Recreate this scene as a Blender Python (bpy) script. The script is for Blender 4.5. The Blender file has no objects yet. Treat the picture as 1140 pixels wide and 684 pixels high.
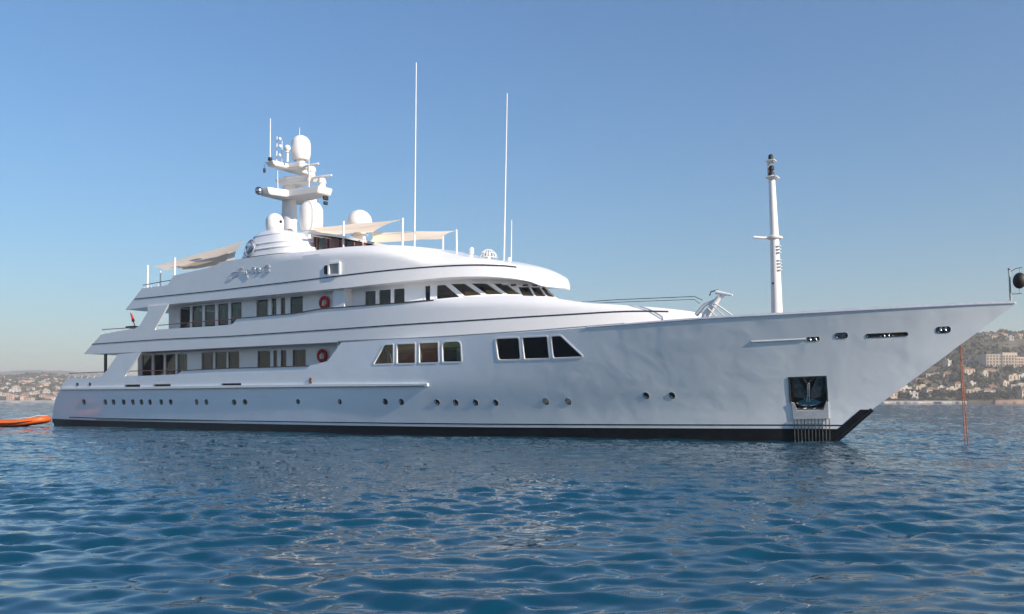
import bpy, bmesh, math, random
import numpy as np
from mathutils import Vector, geometry, Matrix
R = math.radians
random.seed(7); rng = np.random.default_rng(7)
sc = bpy.context.scene
col = sc.collection

# ------------------------------------------------------------------ camera
# the yacht lies along +X (bow forward), starboard is -Y; the stem meets the water at the origin
FPX, CX, HY = 1000.0, 570.0, 447.0
TH = R(34)
RV = np.array([math.cos(TH), math.sin(TH)]); DV = np.array([-math.sin(TH), math.cos(TH)])
CAM = np.array([9.387, -37.093, 1.62])
cam = bpy.data.cameras.new("camera"); camo = bpy.data.objects.new("camera", cam); col.objects.link(camo)
camo.location = CAM; camo.rotation_euler = (R(90), 0, TH)
cam.sensor_width = 36; cam.lens = FPX/1140*36; cam.shift_y = (HY-342)/1140
cam.clip_start = 0.1; cam.clip_end = 20000
sc.camera = camo

# ------------------------------------------------------------------ sky, sun, exposure
SUN_EL, SUN_AZ = R(26), R(-6)          # azimuth measured from +X (dead ahead) towards +Y (port)
w = bpy.data.worlds.new("World"); sc.world = w; w.use_nodes = True
nt = w.node_tree; bg = nt.nodes["Background"]
sky = nt.nodes.new("ShaderNodeTexSky"); sky.sky_type = 'NISHITA'; sky.sun_disc = False
sky.sun_elevation = SUN_EL; sky.sun_rotation = R(90)-SUN_AZ
sky.air_density = 1.6; sky.dust_density = 0.1; sky.ozone_density = 10.0; sky.altitude = 0
nt.links.new(sky.outputs[0], bg.inputs[0]); bg.inputs[1].default_value = 0.069
sun = bpy.data.lights.new("sun", 'SUN'); suno = bpy.data.objects.new("sun", sun); col.objects.link(suno)
sun.energy = 3.5; sun.angle = R(0.5); sun.color = (1.0, 0.875, 0.74)
sd = Vector((math.cos(SUN_EL)*math.cos(SUN_AZ), math.cos(SUN_EL)*math.sin(SUN_AZ), math.sin(SUN_EL)))
suno.rotation_euler = sd.to_track_quat('Z', 'Y').to_euler(); suno.location = (60, -6, 40)
vs = sc.view_settings; vs.view_transform = 'Standard'; vs.look = 'None'; vs.exposure = 0.98; vs.gamma = 1; vs.use_curve_mapping = False
cy = sc.cycles; cy.use_denoising = True; cy.max_bounces = 8; cy.volume_bounces = 1; cy.sample_clamp_indirect = 6
cy.caustics_reflective = True; cy.blur_glossy = 0.6

# ------------------------------------------------------------------ materials
def mat(name, base, rough=0.5, metal=0.0, coat=0.0, var=0.0, vscale=3.0, bump=0.0, bscale=20.0, ior=1.5, trans=0.0, sss=0.0):
    m = bpy.data.materials.new(name); m.use_nodes = True
    n = m.node_tree.nodes; l = m.node_tree.links; b = n["Principled BSDF"]
    b.inputs["Base Color"].default_value = (*base, 1); b.inputs["Roughness"].default_value = rough
    b.inputs["Metallic"].default_value = metal; b.inputs["Coat Weight"].default_value = coat
    b.inputs["Coat Roughness"].default_value = 0.04; b.inputs["IOR"].default_value = ior
    tc = n.new("ShaderNodeTexCoord")
    if var:
        ns = n.new("ShaderNodeTexNoise"); ns.inputs["Scale"].default_value = vscale; ns.inputs["Detail"].default_value = 5
        rp = n.new("ShaderNodeValToRGB")
        rp.color_ramp.elements[0].position = 0.3; rp.color_ramp.elements[1].position = 0.7
        rp.color_ramp.elements[0].color = (*[max(0, c*(1-var)) for c in base], 1)
        rp.color_ramp.elements[1].color = (*[min(1, c*(1+var)) for c in base], 1)
        l.new(tc.outputs["Object"], ns.inputs["Vector"]); l.new(ns.outputs["Fac"], rp.inputs[0]); l.new(rp.outputs[0], b.inputs["Base Color"])
    if bump:
        nb = n.new("ShaderNodeTexNoise"); nb.inputs["Scale"].default_value = bscale; nb.inputs["Detail"].default_value = 4
        bp = n.new("ShaderNodeBump"); bp.inputs["Strength"].default_value = bump; bp.inputs["Distance"].default_value = 0.05
        l.new(tc.outputs["Object"], nb.inputs["Vector"]); l.new(nb.outputs["Fac"], bp.inputs["Height"]); l.new(bp.outputs[0], b.inputs["Normal"])
    return m
M = {}
M['hull'] = mat('white gloss hull paint', (.78,.83,.87), .16, coat=.3, var=.02, vscale=.8)
M['white'] = mat('white superstructure paint', (.81,.82,.83), .28, coat=.4, var=.02, vscale=1.2)
M['matt'] = mat('white matt composite', (.80,.78,.75), .45, var=.03, vscale=2)
M['navy'] = mat('navy stripe paint', (.012,.016,.03), .25, coat=.4, var=.2, vscale=4)
M['black'] = mat('black antifouling', (.008,.009,.012), .4, var=.4, vscale=2)
M['glass'] = mat('dark tinted glass', (.006,.008,.010), .03, var=0)
M['teal'] = mat('green tinted glass', (.02,.05,.055), .03, var=0)
M['steel'] = mat('polished steel', (.55,.55,.56), .22, metal=1, var=.1, vscale=6)
M['chrome'] = mat('bright stainless bar', (.85,.84,.82), .38, metal=.6, var=.05, vscale=6)
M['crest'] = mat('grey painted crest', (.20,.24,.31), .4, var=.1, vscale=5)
M['letter'] = mat('silver grey lettering', (.50,.53,.58), .35, metal=.3, var=.1, vscale=5)
M['dsteel'] = mat('dull steel', (.22,.22,.21), .4, metal=.9, var=.4, vscale=5, bump=.1, bscale=8)
M['teak'] = mat('varnished teak', (.19,.055,.022), .3, coat=.5, var=.35, vscale=5)
M['amber'] = mat('amber window reflection', (.90,.62,.18), .7, var=.15, vscale=3)  # warm reflection colour for the panels added behind the bridge panes
M['console'] = mat('pale maple console', (.62,.45,.16), .35, coat=.3, var=.2, vscale=3)
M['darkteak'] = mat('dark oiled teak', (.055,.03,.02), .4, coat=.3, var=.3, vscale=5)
M['canvas'] = mat('beige awning canvas', (.86,.75,.62), .8, var=.06, vscale=3, bump=.15, bscale=4)
M['deck'] = mat('teak deck', (.28,.17,.09), .6, var=.25, vscale=6)
M['red'] = mat('red lifebuoy', (.45,.02,.02), .5, var=.15, vscale=6)
M['rope'] = mat('white rope', (.7,.68,.62), .8, var=.1, vscale=20)
M['curtain'] = mat('pale curtain cloth', (.55,.55,.52), .8, var=.1, vscale=4)
M['blackball'] = mat('black painted ball', (.012,.010,.010), .6, var=.3, vscale=8)
M['orange'] = mat('orange rubber tube', (.62,.115,.015), .45, var=.12, vscale=4)
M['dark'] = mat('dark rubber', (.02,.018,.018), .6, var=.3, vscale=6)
M['rust'] = mat('rusty chain', (.36,.15,.10), .75, var=.4, vscale=12)
M['lightplate'] = mat('brushed pale plate', (.62,.64,.68), .3, metal=.3, var=.1, vscale=5)

# a long hull is never quite fair: shallow swirled hollows that a grazing sun picks out
def fair(m, dist, scale):
    n = m.node_tree.nodes; l = m.node_tree.links; b = n["Principled BSDF"]; tc = n.new("ShaderNodeTexCoord")
    wn = n.new("ShaderNodeTexNoise"); wn.inputs["Scale"].default_value = scale*.6; wn.inputs["Detail"].default_value = 3; l.new(tc.outputs["Object"], wn.inputs["Vector"])
    mx = n.new("ShaderNodeVectorMath"); mx.operation = 'MULTIPLY_ADD'; mx.inputs[1].default_value = (2.2,2.2,2.2)
    l.new(wn.outputs["Color"], mx.inputs[0]); l.new(tc.outputs["Object"], mx.inputs[2])
    ns = n.new("ShaderNodeTexNoise"); ns.inputs["Scale"].default_value = scale; ns.inputs["Detail"].default_value = 2.4; ns.inputs["Roughness"].default_value = .5; l.new(mx.outputs[0], ns.inputs["Vector"])
    bp = n.new("ShaderNodeBump"); bp.inputs["Strength"].default_value = 1.0; bp.inputs["Distance"].default_value = dist
    # the flared bow plating is the least fair, the long parallel body nearly flat
    sx = n.new("ShaderNodeSeparateXYZ"); mr = n.new("ShaderNodeMapRange"); mr.interpolation_type = 'SMOOTHSTEP'
    mr.inputs[1].default_value = -17; mr.inputs[2].default_value = -5; mr.inputs[3].default_value = .4; mr.inputs[4].default_value = 1.0
    l.new(tc.outputs["Object"], sx.inputs[0]); l.new(sx.outputs[0], mr.inputs[0]); l.new(mr.outputs[0], bp.inputs["Strength"])
    l.new(ns.outputs["Fac"], bp.inputs["Height"]); l.new(bp.outputs[0], b.inputs["Normal"]); l.new(bp.outputs[0], b.inputs["Coat Normal"])
fair(M['hull'], .05, .50)
def tinted(m, colr, rough=.02):
    n = m.node_tree.nodes; l = m.node_tree.links; o = n["Material Output"]; n.remove(n["Principled BSDF"])
    t = n.new("ShaderNodeBsdfTransparent"); t.inputs[0].default_value = (*colr, 1); g = n.new("ShaderNodeBsdfGlossy"); g.inputs["Roughness"].default_value = rough
    f = n.new("ShaderNodeFresnel"); f.inputs[0].default_value = 1.7; mx = n.new("ShaderNodeMixShader")
    ge = n.new("ShaderNodeNewGeometry"); mu = n.new("ShaderNodeMath"); mu.operation = 'MULTIPLY'; iv = n.new("ShaderNodeMath"); iv.operation = 'SUBTRACT'; iv.inputs[0].default_value = 1
    l.new(ge.outputs["Backfacing"], iv.inputs[1]); l.new(f.outputs[0], mu.inputs[0]); l.new(iv.outputs[0], mu.inputs[1])
    l.new(mu.outputs[0], mx.inputs[0]); l.new(t.outputs[0], mx.inputs[1]); l.new(g.outputs[0], mx.inputs[2]); l.new(mx.outputs[0], o.inputs[0])
tinted(M['glass'], (.60,.59,.58)); tinted(M['teal'], (.50,.68,.66))
# canvas lets light through
def translucent(m, colr, fac):
    n = m.node_tree.nodes; l = m.node_tree.links; b = n["Principled BSDF"]; o = n["Material Output"]
    t = n.new("ShaderNodeBsdfTranslucent"); t.inputs[0].default_value = (*colr, 1)
    mx = n.new("ShaderNodeMixShader"); mx.inputs[0].default_value = fac
    l.new(b.outputs[0], mx.inputs[1]); l.new(t.outputs[0], mx.inputs[2]); l.new(mx.outputs[0], o.inputs[0])
translucent(M['canvas'], (.98,.86,.70), .66)

# ------------------------------------------------------------------ mesh helpers
def link(name, V, F, m, parent=None, smooth=True, ang=35):
    me = bpy.data.meshes.new(name)
    me.from_pydata([tuple(map(float, v)) for v in V], [], [tuple(int(i) for i in f) for f in F]); me.validate(); me.update()
    if smooth:
        me.shade_smooth(); me.set_sharp_from_angle(angle=R(ang))
    me.materials.append(m)
    o = bpy.data.objects.new(name, me); col.objects.link(o)
    if parent: o.parent = parent
    return o
class MB:
    def __init__(s): s.V = []; s.F = []
    def add(s, V, F):
        k = len(s.V); s.V += [tuple(v) for v in V]; s.F += [tuple(i+k for i in f) for f in F]; return s
    def box(s, c, size, bev=0.0, rz=0.0):
        bm = bmesh.new(); bmesh.ops.create_cube(bm, size=1)
        for v in bm.verts: v.co = Vector((v.co.x*size[0], v.co.y*size[1], v.co.z*size[2]))
        if bev: bmesh.ops.bevel(bm, geom=bm.edges[:], offset=bev, segments=3, affect='EDGES', profile=.5)
        bmesh.ops.rotate(bm, verts=bm.verts, cent=(0,0,0), matrix=Matrix.Rotation(rz, 3, 'Z'))
        bm.verts.ensure_lookup_table(); bm.verts.index_update()
        s.add([(v.co.x+c[0], v.co.y+c[1], v.co.z+c[2]) for v in bm.verts], [[v.index for v in f.verts] for f in bm.faces]); bm.free(); return s
    def tube(s, pts, r, seg=8, r1=None):
        pts = [Vector(p) for p in pts]; n = len(pts); rings = []
        for i, p in enumerate(pts):
            t = (pts[min(i+1, n-1)]-pts[max(i-1, 0)]).normalized()
            a = t.orthogonal().normalized() if i == 0 else (a - t*a.dot(t)).normalized()
            b = t.cross(a); rr = r if r1 is None else r+(r1-r)*i/(n-1)
            rings.append([p+(a*math.cos(q)+b*math.sin(q))*rr for q in [2*math.pi*k/seg for k in range(seg)]])
        V = [v for rg in rings for v in rg]; F = []
        for i in range(n-1):
            for k in range(seg):
                F.append((i*seg+k, i*seg+(k+1)%seg, (i+1)*seg+(k+1)%seg, (i+1)*seg+k))
        F.append(tuple(range(seg-1, -1, -1))); F.append(tuple((n-1)*seg+k for k in range(seg)))
        return s.add(V, F)
    def lathe(s, c, prof, seg=24, sx=1, sy=1):
        V = []; F = []; n = len(prof)
        for (r, z) in prof:
            for k in range(seg):
                q = 2*math.pi*k/seg; V.append((c[0]+r*sx*math.cos(q), c[1]+r*sy*math.sin(q), c[2]+z))
        for i in range(n-1):
            for k in range(seg):
                F.append((i*seg+k, i*seg+(k+1)%seg, (i+1)*seg+(k+1)%seg, (i+1)*seg+k))
        F.append(tuple(range(seg-1, -1, -1))); F.append(tuple((n-1)*seg+k for k in range(seg)))
        return s.add(V, F)
    def ball(s, c, r, seg=20, rings=12):
        return s.lathe(c, [(max(1e-3, r*math.cos(a)), r*math.sin(a)) for a in np.linspace(-math.pi/2, math.pi/2, rings)], seg)
    def torus(s, c, Rr, r, ax, up, seg=32, sub=10, ell=1.0):
        ax = Vector(ax).normalized(); up = Vector(up).normalized(); sd_ = ax.cross(up); V = []; F = []
        for i in range(seg):
            q = 2*math.pi*i/seg; dr = (sd_*math.cos(q)*ell+up*math.sin(q)); cc = Vector(c)+dr*Rr; drn = dr.normalized()
            for k in range(sub):
                a = 2*math.pi*k/sub; V.append(cc+(drn*math.cos(a)+ax*math.sin(a))*r)
        for i in range(seg):
            for k in range(sub):
                F.append((i*sub+k, i*sub+(k+1)%sub, ((i+1)%seg)*sub+(k+1)%sub, ((i+1)%seg)*sub+k))
        return s.add(V, F)
    def build(s, name, m, parent=None, smooth=True, ang=35): return link(name, s.V, s.F, m, parent, smooth, ang)
def empty(name, loc=(0,0,0)):
    o = bpy.data.objects.new(name, None); o.location = loc; o.empty_display_size = .3; col.objects.link(o); return o
def tag(o, label, cat, group=None):
    o['label'] = label; o['category'] = cat
    if group: o['group'] = group
    return o

# ------------------------------------------------------------------ reading positions on a surface
def project(P):
    P = np.asarray(P, float); q = P-CAM; Y = q[..., 0]*DV[0]+q[..., 1]*DV[1]; X = q[..., 0]*RV[0]+q[..., 1]*RV[1]
    return np.stack([CX+FPX*X/Y, HY-FPX*q[..., 2]/Y, Y], -1)
def on_y(px, py, y):
    v = np.array([*(DV+(px-CX)/FPX*RV), -(py-HY)/FPX]); k = (y-CAM[1])/v[1]; return Vector(CAM+k*v)
def at_depth(px, py, Y):
    v = np.array([*(DV+(px-CX)/FPX*RV), -(py-HY)/FPX]); return Vector(CAM+Y*v)
class Skin:
    """a side surface: f(u, z) -> point on the starboard side (y < 0)"""
    def __init__(s, f, ur, zr):
        s.f, s.ur, s.zr = f, ur, zr
        U, Z = np.meshgrid(np.linspace(*ur, 700), np.linspace(*zr, 160), indexing='ij')
        P = f(U, Z); pr = project(P); nrm = s.normal(U, Z)
        face = np.sum(nrm*(P-CAM), -1) < 0
        s.U, s.Z, s.pr, s.face = U, Z, pr, face
    def normal(s, u, z):
        e = 1e-3; du = s.f(u+e, z)-s.f(u-e, z); dz = s.f(u, z+e)-s.f(u, z-e)
        n = np.cross(du, dz); return n/(np.linalg.norm(n, axis=-1, keepdims=True)+1e-12)
    def at(s, px, py):
        dd = np.hypot(s.pr[..., 0]-px, s.pr[..., 1]-py)+np.where(s.face, 0, 1e6)
        i = np.unravel_index(np.argmin(dd), dd.shape); u, z = s.U[i], s.Z[i]
        for _ in range(12):
            p0 = project(s.f(np.array(u), np.array(z)))[:2]; e = 1e-3
            J = np.stack([(project(s.f(np.array(u+e), np.array(z)))[:2]-p0)/e, (project(s.f(np.array(u), np.array(z+e)))[:2]-p0)/e], 1)
            if abs(np.linalg.det(J)) < 1e-3: break
            st = np.linalg.solve(J, np.array([px, py])-p0); st = np.clip(st, -1, 1); u, z = u+st[0], z+st[1]
            u = min(max(u, s.ur[0]), s.ur[1]); z = min(max(z, s.zr[0]), s.zr[1])
        return (float(u), float(z))
    def pts(s, L): return [s.at(*p) for p in L]
    def line(s, L):
        a = sorted(s.pts(L)); u = np.array([p[0] for p in a]); z = np.array([p[1] for p in a])
        return lambda q: np.interp(q, u, z)
    def p3(s, u, z, off=0.0):
        u = np.asarray(u, float); z = np.asarray(z, float)
        P = s.f(u, z); return P+s.normal(u, z)*off if off else P
def plan(x0, xn, B, p=2.2, q=1.7, xa=-60, taper=lambda x: 0*x):
    """arc-length plan curve of a half breadth B that closes at the nose xn"""
    X = np.concatenate([np.linspace(xa, x0, 200)[:-1], xn-(xn-x0)*(1-np.sin(np.linspace(0, math.pi/2, 400)))])
    t = np.clip((X-x0)/(xn-x0), 0, 1)
    Bv = np.maximum(0, (B-taper(X)))*np.maximum(0, 1-t**p)**(1/q)
    U = np.concatenate([[0], np.cumsum(np.hypot(np.diff(X), np.diff(Bv)))])+xa
    return U, X, Bv
def plan_skin(pl, ur0, zr, inset=None):
    U, X, Bv = pl
    T = np.stack([np.gradient(X, U), np.gradient(Bv, U)], -1)
    k = np.ones(9)/9
    T[:, 1] = np.convolve(np.pad(T[:, 1], 4, 'edge'), k, 'valid')
    T /= np.linalg.norm(T, axis=1, keepdims=True)
    NX, NB = -T[:, 1], T[:, 0]          # outward normal in (x, half breadth)
    def f(u, z):
        u = np.asarray(u, float); z = np.asarray(z, float)
        x = np.interp(u, U, X); b = np.interp(u, U, Bv)
        if inset is not None:
            d = inset(u, z); x = x-np.interp(u, U, NX)*d; b = np.maximum(0, b-np.interp(u, U, NB)*d)
        return np.stack([x, -b, z+0*x], -1)
    s = Skin(f, (ur0, U[-1]), zr); s.umax = U[-1]; s.u_of_x = lambda x: float(np.interp(x, X, U)); return s

def smooth_line(L, step=.25):
    """resample a (u, z) line through its points with a monotone cubic so that no corner shows"""
    x = np.array([p[0] for p in L]); y = np.array([p[1] for p in L]); h = np.diff(x); d = np.diff(y)/h; m_ = np.zeros(len(x))
    m_[0], m_[-1] = d[0], d[-1]
    for i in range(1, len(x)-1):
        m_[i] = (h[i]*d[i-1]+h[i-1]*d[i])/(h[i]+h[i-1])
        if d[i-1]*d[i] <= 0: m_[i] *= .35
    o = []
    for i in range(len(h)):
        for t in np.linspace(0, 1, max(1, int(h[i]/step+.99))+1)[:-1]:
            t2, t3 = t*t, t**3; o.append((float(x[i]+h[i]*t), float(y[i]*(2*t3-3*t2+1)+m_[i]*h[i]*(t3-2*t2+t)+y[i+1]*(3*t2-2*t3)+m_[i+1]*h[i]*(t3-t2))))
    return o+[(float(x[-1]), float(y[-1]))]
def inside(P, poly):
    x, y = P[:, 0], P[:, 1]; r = np.zeros(len(P), bool); n = len(poly)
    for i in range(n):
        (x1, y1), (x2, y2) = poly[i], poly[(i+1) % n]
        if y1 == y2: continue
        c = ((y1 > y) != (y2 > y)) & (x < (x2-x1)*(y-y1)/(y2-y1)+x1); r ^= c
    return r
def dens(poly, step):
    o = []
    for i, a in enumerate(poly):
        b = poly[(i+1) % len(poly)]; n = max(1, int(math.hypot(b[0]-a[0], b[1]-a[1])/step+.999))
        for k in range(n): o.append((a[0]+(b[0]-a[0])*k/n, a[1]+(b[1]-a[1])*k/n))
    return o
def area(poly): return .5*sum(a[0]*b[1]-b[0]*a[1] for a, b in zip(poly, poly[1:]+poly[:1]))
def rounded(poly, r, n=5):
    if isinstance(r, (int, float)): r = [r]*len(poly)
    o = []; N = len(poly)
    for i in range(N):
        p = Vector(poly[i]); a = Vector(poly[i-1])-p; b = Vector(poly[(i+1) % N])-p
        rr = min(r[i], .45*a.length, .45*b.length)
        if rr < 1e-4: o.append(tuple(p)); continue
        pa = p+a.normalized()*rr; pb = p+b.normalized()*rr
        for k in range(n+1):
            t = k/n; q = pa*(1-t)**2+p*2*t*(1-t)+pb*t*t; o.append((q.x, q.y))
    return o
def grow(poly, d):
    if area(poly) < 0: poly = poly[::-1]
    N = len(poly); o = []
    for i in range(N):
        p0, p, p1 = Vector(poly[i-1]), Vector(poly[i]), Vector(poly[(i+1) % N])
        e0 = (p-p0); e1 = (p1-p)
        if e0.length < 1e-7 or e1.length < 1e-7: continue
        n0 = Vector((e0.y, -e0.x)).normalized(); n1 = Vector((e1.y, -e1.x)).normalized()
        m_ = (n0+n1); 
        if m_.length < 1e-4: continue
        m_.normalize(); q = p+m_*d/max(.4, m_.dot(n0)); o.append((q.x, q.y))
    return o
def panel(name, skin, poly, m, parent, holes=(), off=0.0, thick=.08, step=.5, mirror=False, smooth=True, ang=35):
    """a sheet with thickness cut to an outline (and openings) on a side surface"""
    loops = [dens(poly, step)]+[dens(h, step) for h in holes]
    pts = []; edges = []
    for L in loops:
        k = len(pts); pts += L; edges += [(k+i, k+(i+1) % len(L)) for i in range(len(L))]
    A = np.array(pts); lo, hi = A.min(0), A.max(0)
    gx = np.arange(lo[0]+step*.5, hi[0], step); gz = np.arange(lo[1]+step*.5, hi[1], step)
    if len(gx) and len(gz):
        G = np.stack(np.meshgrid(gx, gz), -1).reshape(-1, 2)
        ok = inside(G, loops[0])
        for h in loops[1:]: ok &= ~inside(G, h)
        G = G[ok]
        if len(G):
            dmin = np.full(len(G), 9e9)
            for i in range(0, len(A), 400): dmin = np.minimum(dmin, np.min(np.hypot(G[:, None, 0]-A[None, i:i+400, 0], G[:, None, 1]-A[None, i:i+400, 1]), 1))
            pts += [tuple(g) for g in G[dmin > step*.4]]
    vo, eo, fo, *_ = geometry.delaunay_2d_cdt([Vector(p) for p in pts], edges, [], 0, 1e-6)
    V2 = np.array([(v.x, v.y) for v in vo])
    T = np.array([f for f in fo if len(f) == 3])
    cen = V2[T].mean(1); ok = inside(cen, loops[0])
    for h in loops[1:]: ok &= ~inside(cen, h)
    T = T[ok]
    a, b, c = V2[T[:, 0]], V2[T[:, 1]], V2[T[:, 2]]
    cr = (b[:, 0]-a[:, 0])*(c[:, 1]-a[:, 1])-(b[:, 1]-a[:, 1])*(c[:, 0]-a[:, 0])
    T[cr < 0] = T[cr < 0][:, ::-1]; T = T[np.abs(cr) > 1e-9]
    used = np.unique(T); re = -np.ones(len(V2), int); re[used] = np.arange(len(used)); T = re[T]; V2 = V2[used]
    Po = skin.p3(V2[:, 0], V2[:, 1], off); Pi = skin.p3(V2[:, 0], V2[:, 1], off-thick); n = len(V2)
    Pi[:, 1] = np.minimum(Pi[:, 1], -.003)
    F = [tuple(t) for t in T]+[tuple(t[::-1]+n) for t in T]
    cnt = {}
    for t in T:
        for i in range(3):
            e = (t[i], t[(i+1) % 3]); cnt[e] = 1
    for (i, j) in list(cnt):
        if (j, i) not in cnt: F.append((j, i, i+n, j+n))
    V = np.concatenate([Po, Pi])
    if mirror:
        Vm = V.copy(); Vm[:, 1] *= -1; k = len(V); F += [tuple(i+k for i in f[::-1]) for f in F]; V = np.concatenate([V, Vm])
    return link(name, V, F, m, parent, smooth, ang)
def ribbon(name, skin, L, wdt, m, parent, off=.012, thick=.03, mirror=True, uz=False, step=.3):
    a = L if uz else sorted(skin.pts(L))
    u = np.array([p[0] for p in a]); z = np.array([p[1] for p in a])
    uu = np.linspace(u[0], u[-1], max(2, int((u[-1]-u[0])/step)+2)); zz = np.interp(uu, u, z)
    # smooth the polyline
    if len(uu) > 12:
        k = np.ones(7)/7; zz = np.concatenate([zz[:3], np.convolve(zz, k, 'valid'), zz[-3:]])
    poly = [(float(p), float(q-wdt/2)) for p, q in zip(uu, zz)]+[(float(p), float(q+wdt/2)) for p, q in zip(uu[::-1], zz[::-1])]
    return panel(name, skin, poly, m, parent, off=off, thick=thick, step=step, mirror=mirror)
def ring(name, skin, poly, wdt, m, parent, off=.015, thick=.06, step=.3):
    return panel(name, skin, grow(poly, wdt), m, parent, holes=[poly], off=off, thick=thick, step=step)
def window(skin, L, parent, glass='glass', r=.07, frame=.05, off=.0, name='window', recess=.05, fm='white'):
    p = skin.pts(L); 
    if area(p) < 0: p = p[::-1]
    p = rounded(p, r)
    fr = ring(name, skin, p, frame, M[fm], parent, off=off+.015, thick=.015+recess+.02)
    panel('pane', skin, grow(p, .004), M[glass], fr, off=off-recess, thick=.015, step=.4)
    return p

# ------------------------------------------------------------------ the yacht's surfaces
yacht = tag(empty("motor_yacht"), "large white three-deck motor yacht at anchor with a raked bow and twin stacks of radomes", "yacht")
HB = 4.9
tap = lambda x: .42*np.clip((-20-x)/30, 0, 1)**1.6
STZ = np.array([-2.0, 0, 1.27, 3.2, 5.165, 6.5]); STX = np.array([-1.6, 0.0, 1.36, 3.86, 6.36, 8.05])
def hull_f(x, z):
    x = np.asarray(x, float); z = np.asarray(z, float)
    xb = np.interp(z, STZ, STX); wz = np.clip(z/5.0, 0, 1.15)**1.35
    L = 27-3.5*wz; p = 1.75+.95*wz; B = 4.62+.28*np.clip(z/2.2, 0, 1)-tap(x)
    t = np.clip((xb-x)/L, 0, 1)
    return np.stack([x+0*z, -np.maximum(0, B*(1-(1-t)**p)), z+0*x], -1)
HULL = Skin(hull_f, (-52, 6.36), (-1.3, 5.4))
PB = plan(-22, -5.15, HB-.02, 2.2, 1.7, taper=tap)
PC = plan(-26, -12.5, HB-.08, 2.3, 1.75, taper=tap)

bandB0 = plan_skin(PB, -52, (3.5, 7.5)); bandC0 = plan_skin(PC, -46, (6, 10.5))
# shoulders: above them the bands lean inboard
shB_px = [(486,340),(520,339.5),(560,339.6),(618,341.6),(643,343),(690,345)]
shC_px = [(325,287),(380,283),(419,283),(450,288),(474,294.3),(526,294.7),(577,297.5),(600,303)]
_a = smooth_line(sorted(bandB0.pts(shB_px))); _b = smooth_line(sorted(bandC0.pts(shC_px)))
def mk_inset(a, k, base=0.0, lead=4.0):
    u = np.array([p[0] for p in a]); z = np.array([p[1] for p in a])
    def f(q, zz):
        s = np.clip((q-(u[0]-lead*.6))/lead, 0, 1); s = s*s*(3-2*s)
        h = np.maximum(0, zz-np.interp(q, u, z))
        return s*k*(np.sqrt(h*h+.03)-.1732)
    return f
BANDB = plan_skin(PB, -52, (3.5, 7.5), mk_inset(_a, 1.1)); BANDC = plan_skin(PC, -46, (6, 11), mk_inset(_b, 1.35))
WALLA = Skin(lambda u, z: np.stack([u+0*z, -(HB-1.15-tap(u))+0*z, z+0*u], -1), (-46, -18), (2, 5))
PW = plan(-24.5, -12.85, HB-1.0, 2.3, 1.8, taper=tap)
_uw = plan_skin(PW, -46, (4.5, 8.5)).u_of_x
def insW(u, z):
    s = np.clip((u-_uw(-19.5))/6, 0, 1); return s*1.15*(z-6.4)
WALLB = plan_skin(PW, -46, (4.6, 8.6), insW)

def dump(tagname, sk, L):
    print(tagname, [tuple(round(v, 2) for v in sk.p3(*sk.at(*p))) for p in L])

# ------------------------------------------------------------------ hull
hull_bottom = -1.2
edge_px = [(58,474),(58,466),(61,447),(66,435),(71,426),(75,421.3)]
stern = HULL.pts(edge_px); stern[0] = (stern[1][0], stern[0][1])
top_px = [(75,421.3),(110,421),(118.6,413),(131,394.8),(157,392),(138.7,419),(150,419),(197.4,417),(202.5,413),(250,410.6),(343.7,407.8),(365,402),(379.8,381.5),
          (440,378),(500,375.4),(540,372.6),(600,369),(652,365),(720,360),(790,354.7),(850,351.6),(900,349),(950,346.2),(1000,343.5),(1050,341),(1100,338.6)]
top = HULL.pts(top_px)
stem = [(float(np.interp(z, STZ, STX)), float(z)) for z in np.linspace(5.165, hull_bottom, 26)]
zb_ = HULL.line([(60,466.4),(110,468.4),(260,471.6),(400,474),(540,475.8),(760,477),(890,477.4)])
zb = lambda x: float(zb_(x))
stem = [p for p in stem if p[1] > zb(.5)+.02]+[(float(np.interp(zb(.5), STZ, STX)), zb(.5))]
keel_line = [(float(x), zb(x)) for x in np.linspace(stem[-1][0], stern[1][0], 110)][1:]
outline = keel_line[-1:]+stern[1:]+top[1:]+stem+keel_line[:-1]
holes = []
# main deck saloon windows and forward stateroom windows
def long_window(skin, quad, splits, glass, rr):
    """one white frame with several panes; splits are (top, bottom) pixel pairs of each mullion's two edges"""
    p = skin.pts(quad); p = p[::-1] if area(p) < 0 else p
    return p
def multi(skin, panes, glasses, name='window', rr=None, frame=.06):
    fr = None; hs = []
    for i, (L, g) in enumerate(zip(panes, glasses)):
        p = skin.pts(L); p = p[::-1] if area(p) < 0 else p
        p = rounded(p, .06 if rr is None else rr[i]); hs.append(p)
        f = ring('frame', skin, p, frame, M['white'], yacht if fr is None else fr, off=.015, thick=.10)
        f.name = name if fr is None else 'frame'
        if fr is None: fr = f
        panel('pane', skin, grow(p, .004), M[g], fr, off=-.045, thick=.015, step=.4)
    return hs
holes += multi(HULL, [[(428,384.5),(437.5,383.8),(437.5,404.6),(416,405.4)], [(442,383.6),(462,382.8),(462,404.3),(442,404.6)],
                      [(467,382.4),(487.5,381.6),(488,403.3),(467,404)], [(492.5,381.3),(512.5,380.3),(513.5,402.6),(493,403)]],
               ['glass','glass','glass','teal'], rr=[[.05,.05,.05,.12],.05,.05,[.05,.05,.22,.22]])
holes += multi(HULL, [[(552,377.4),(577.5,376.4),(579.3,400),(555,400.7)], [(581.5,376.2),(609,375),(611.3,398.9),(584,399.9)],
                      [(613.5,374.8),(624,374.2),(648.5,397.2),(616,398.8)]], ['glass','glass','glass'], rr=[.12,.05,.08])
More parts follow.
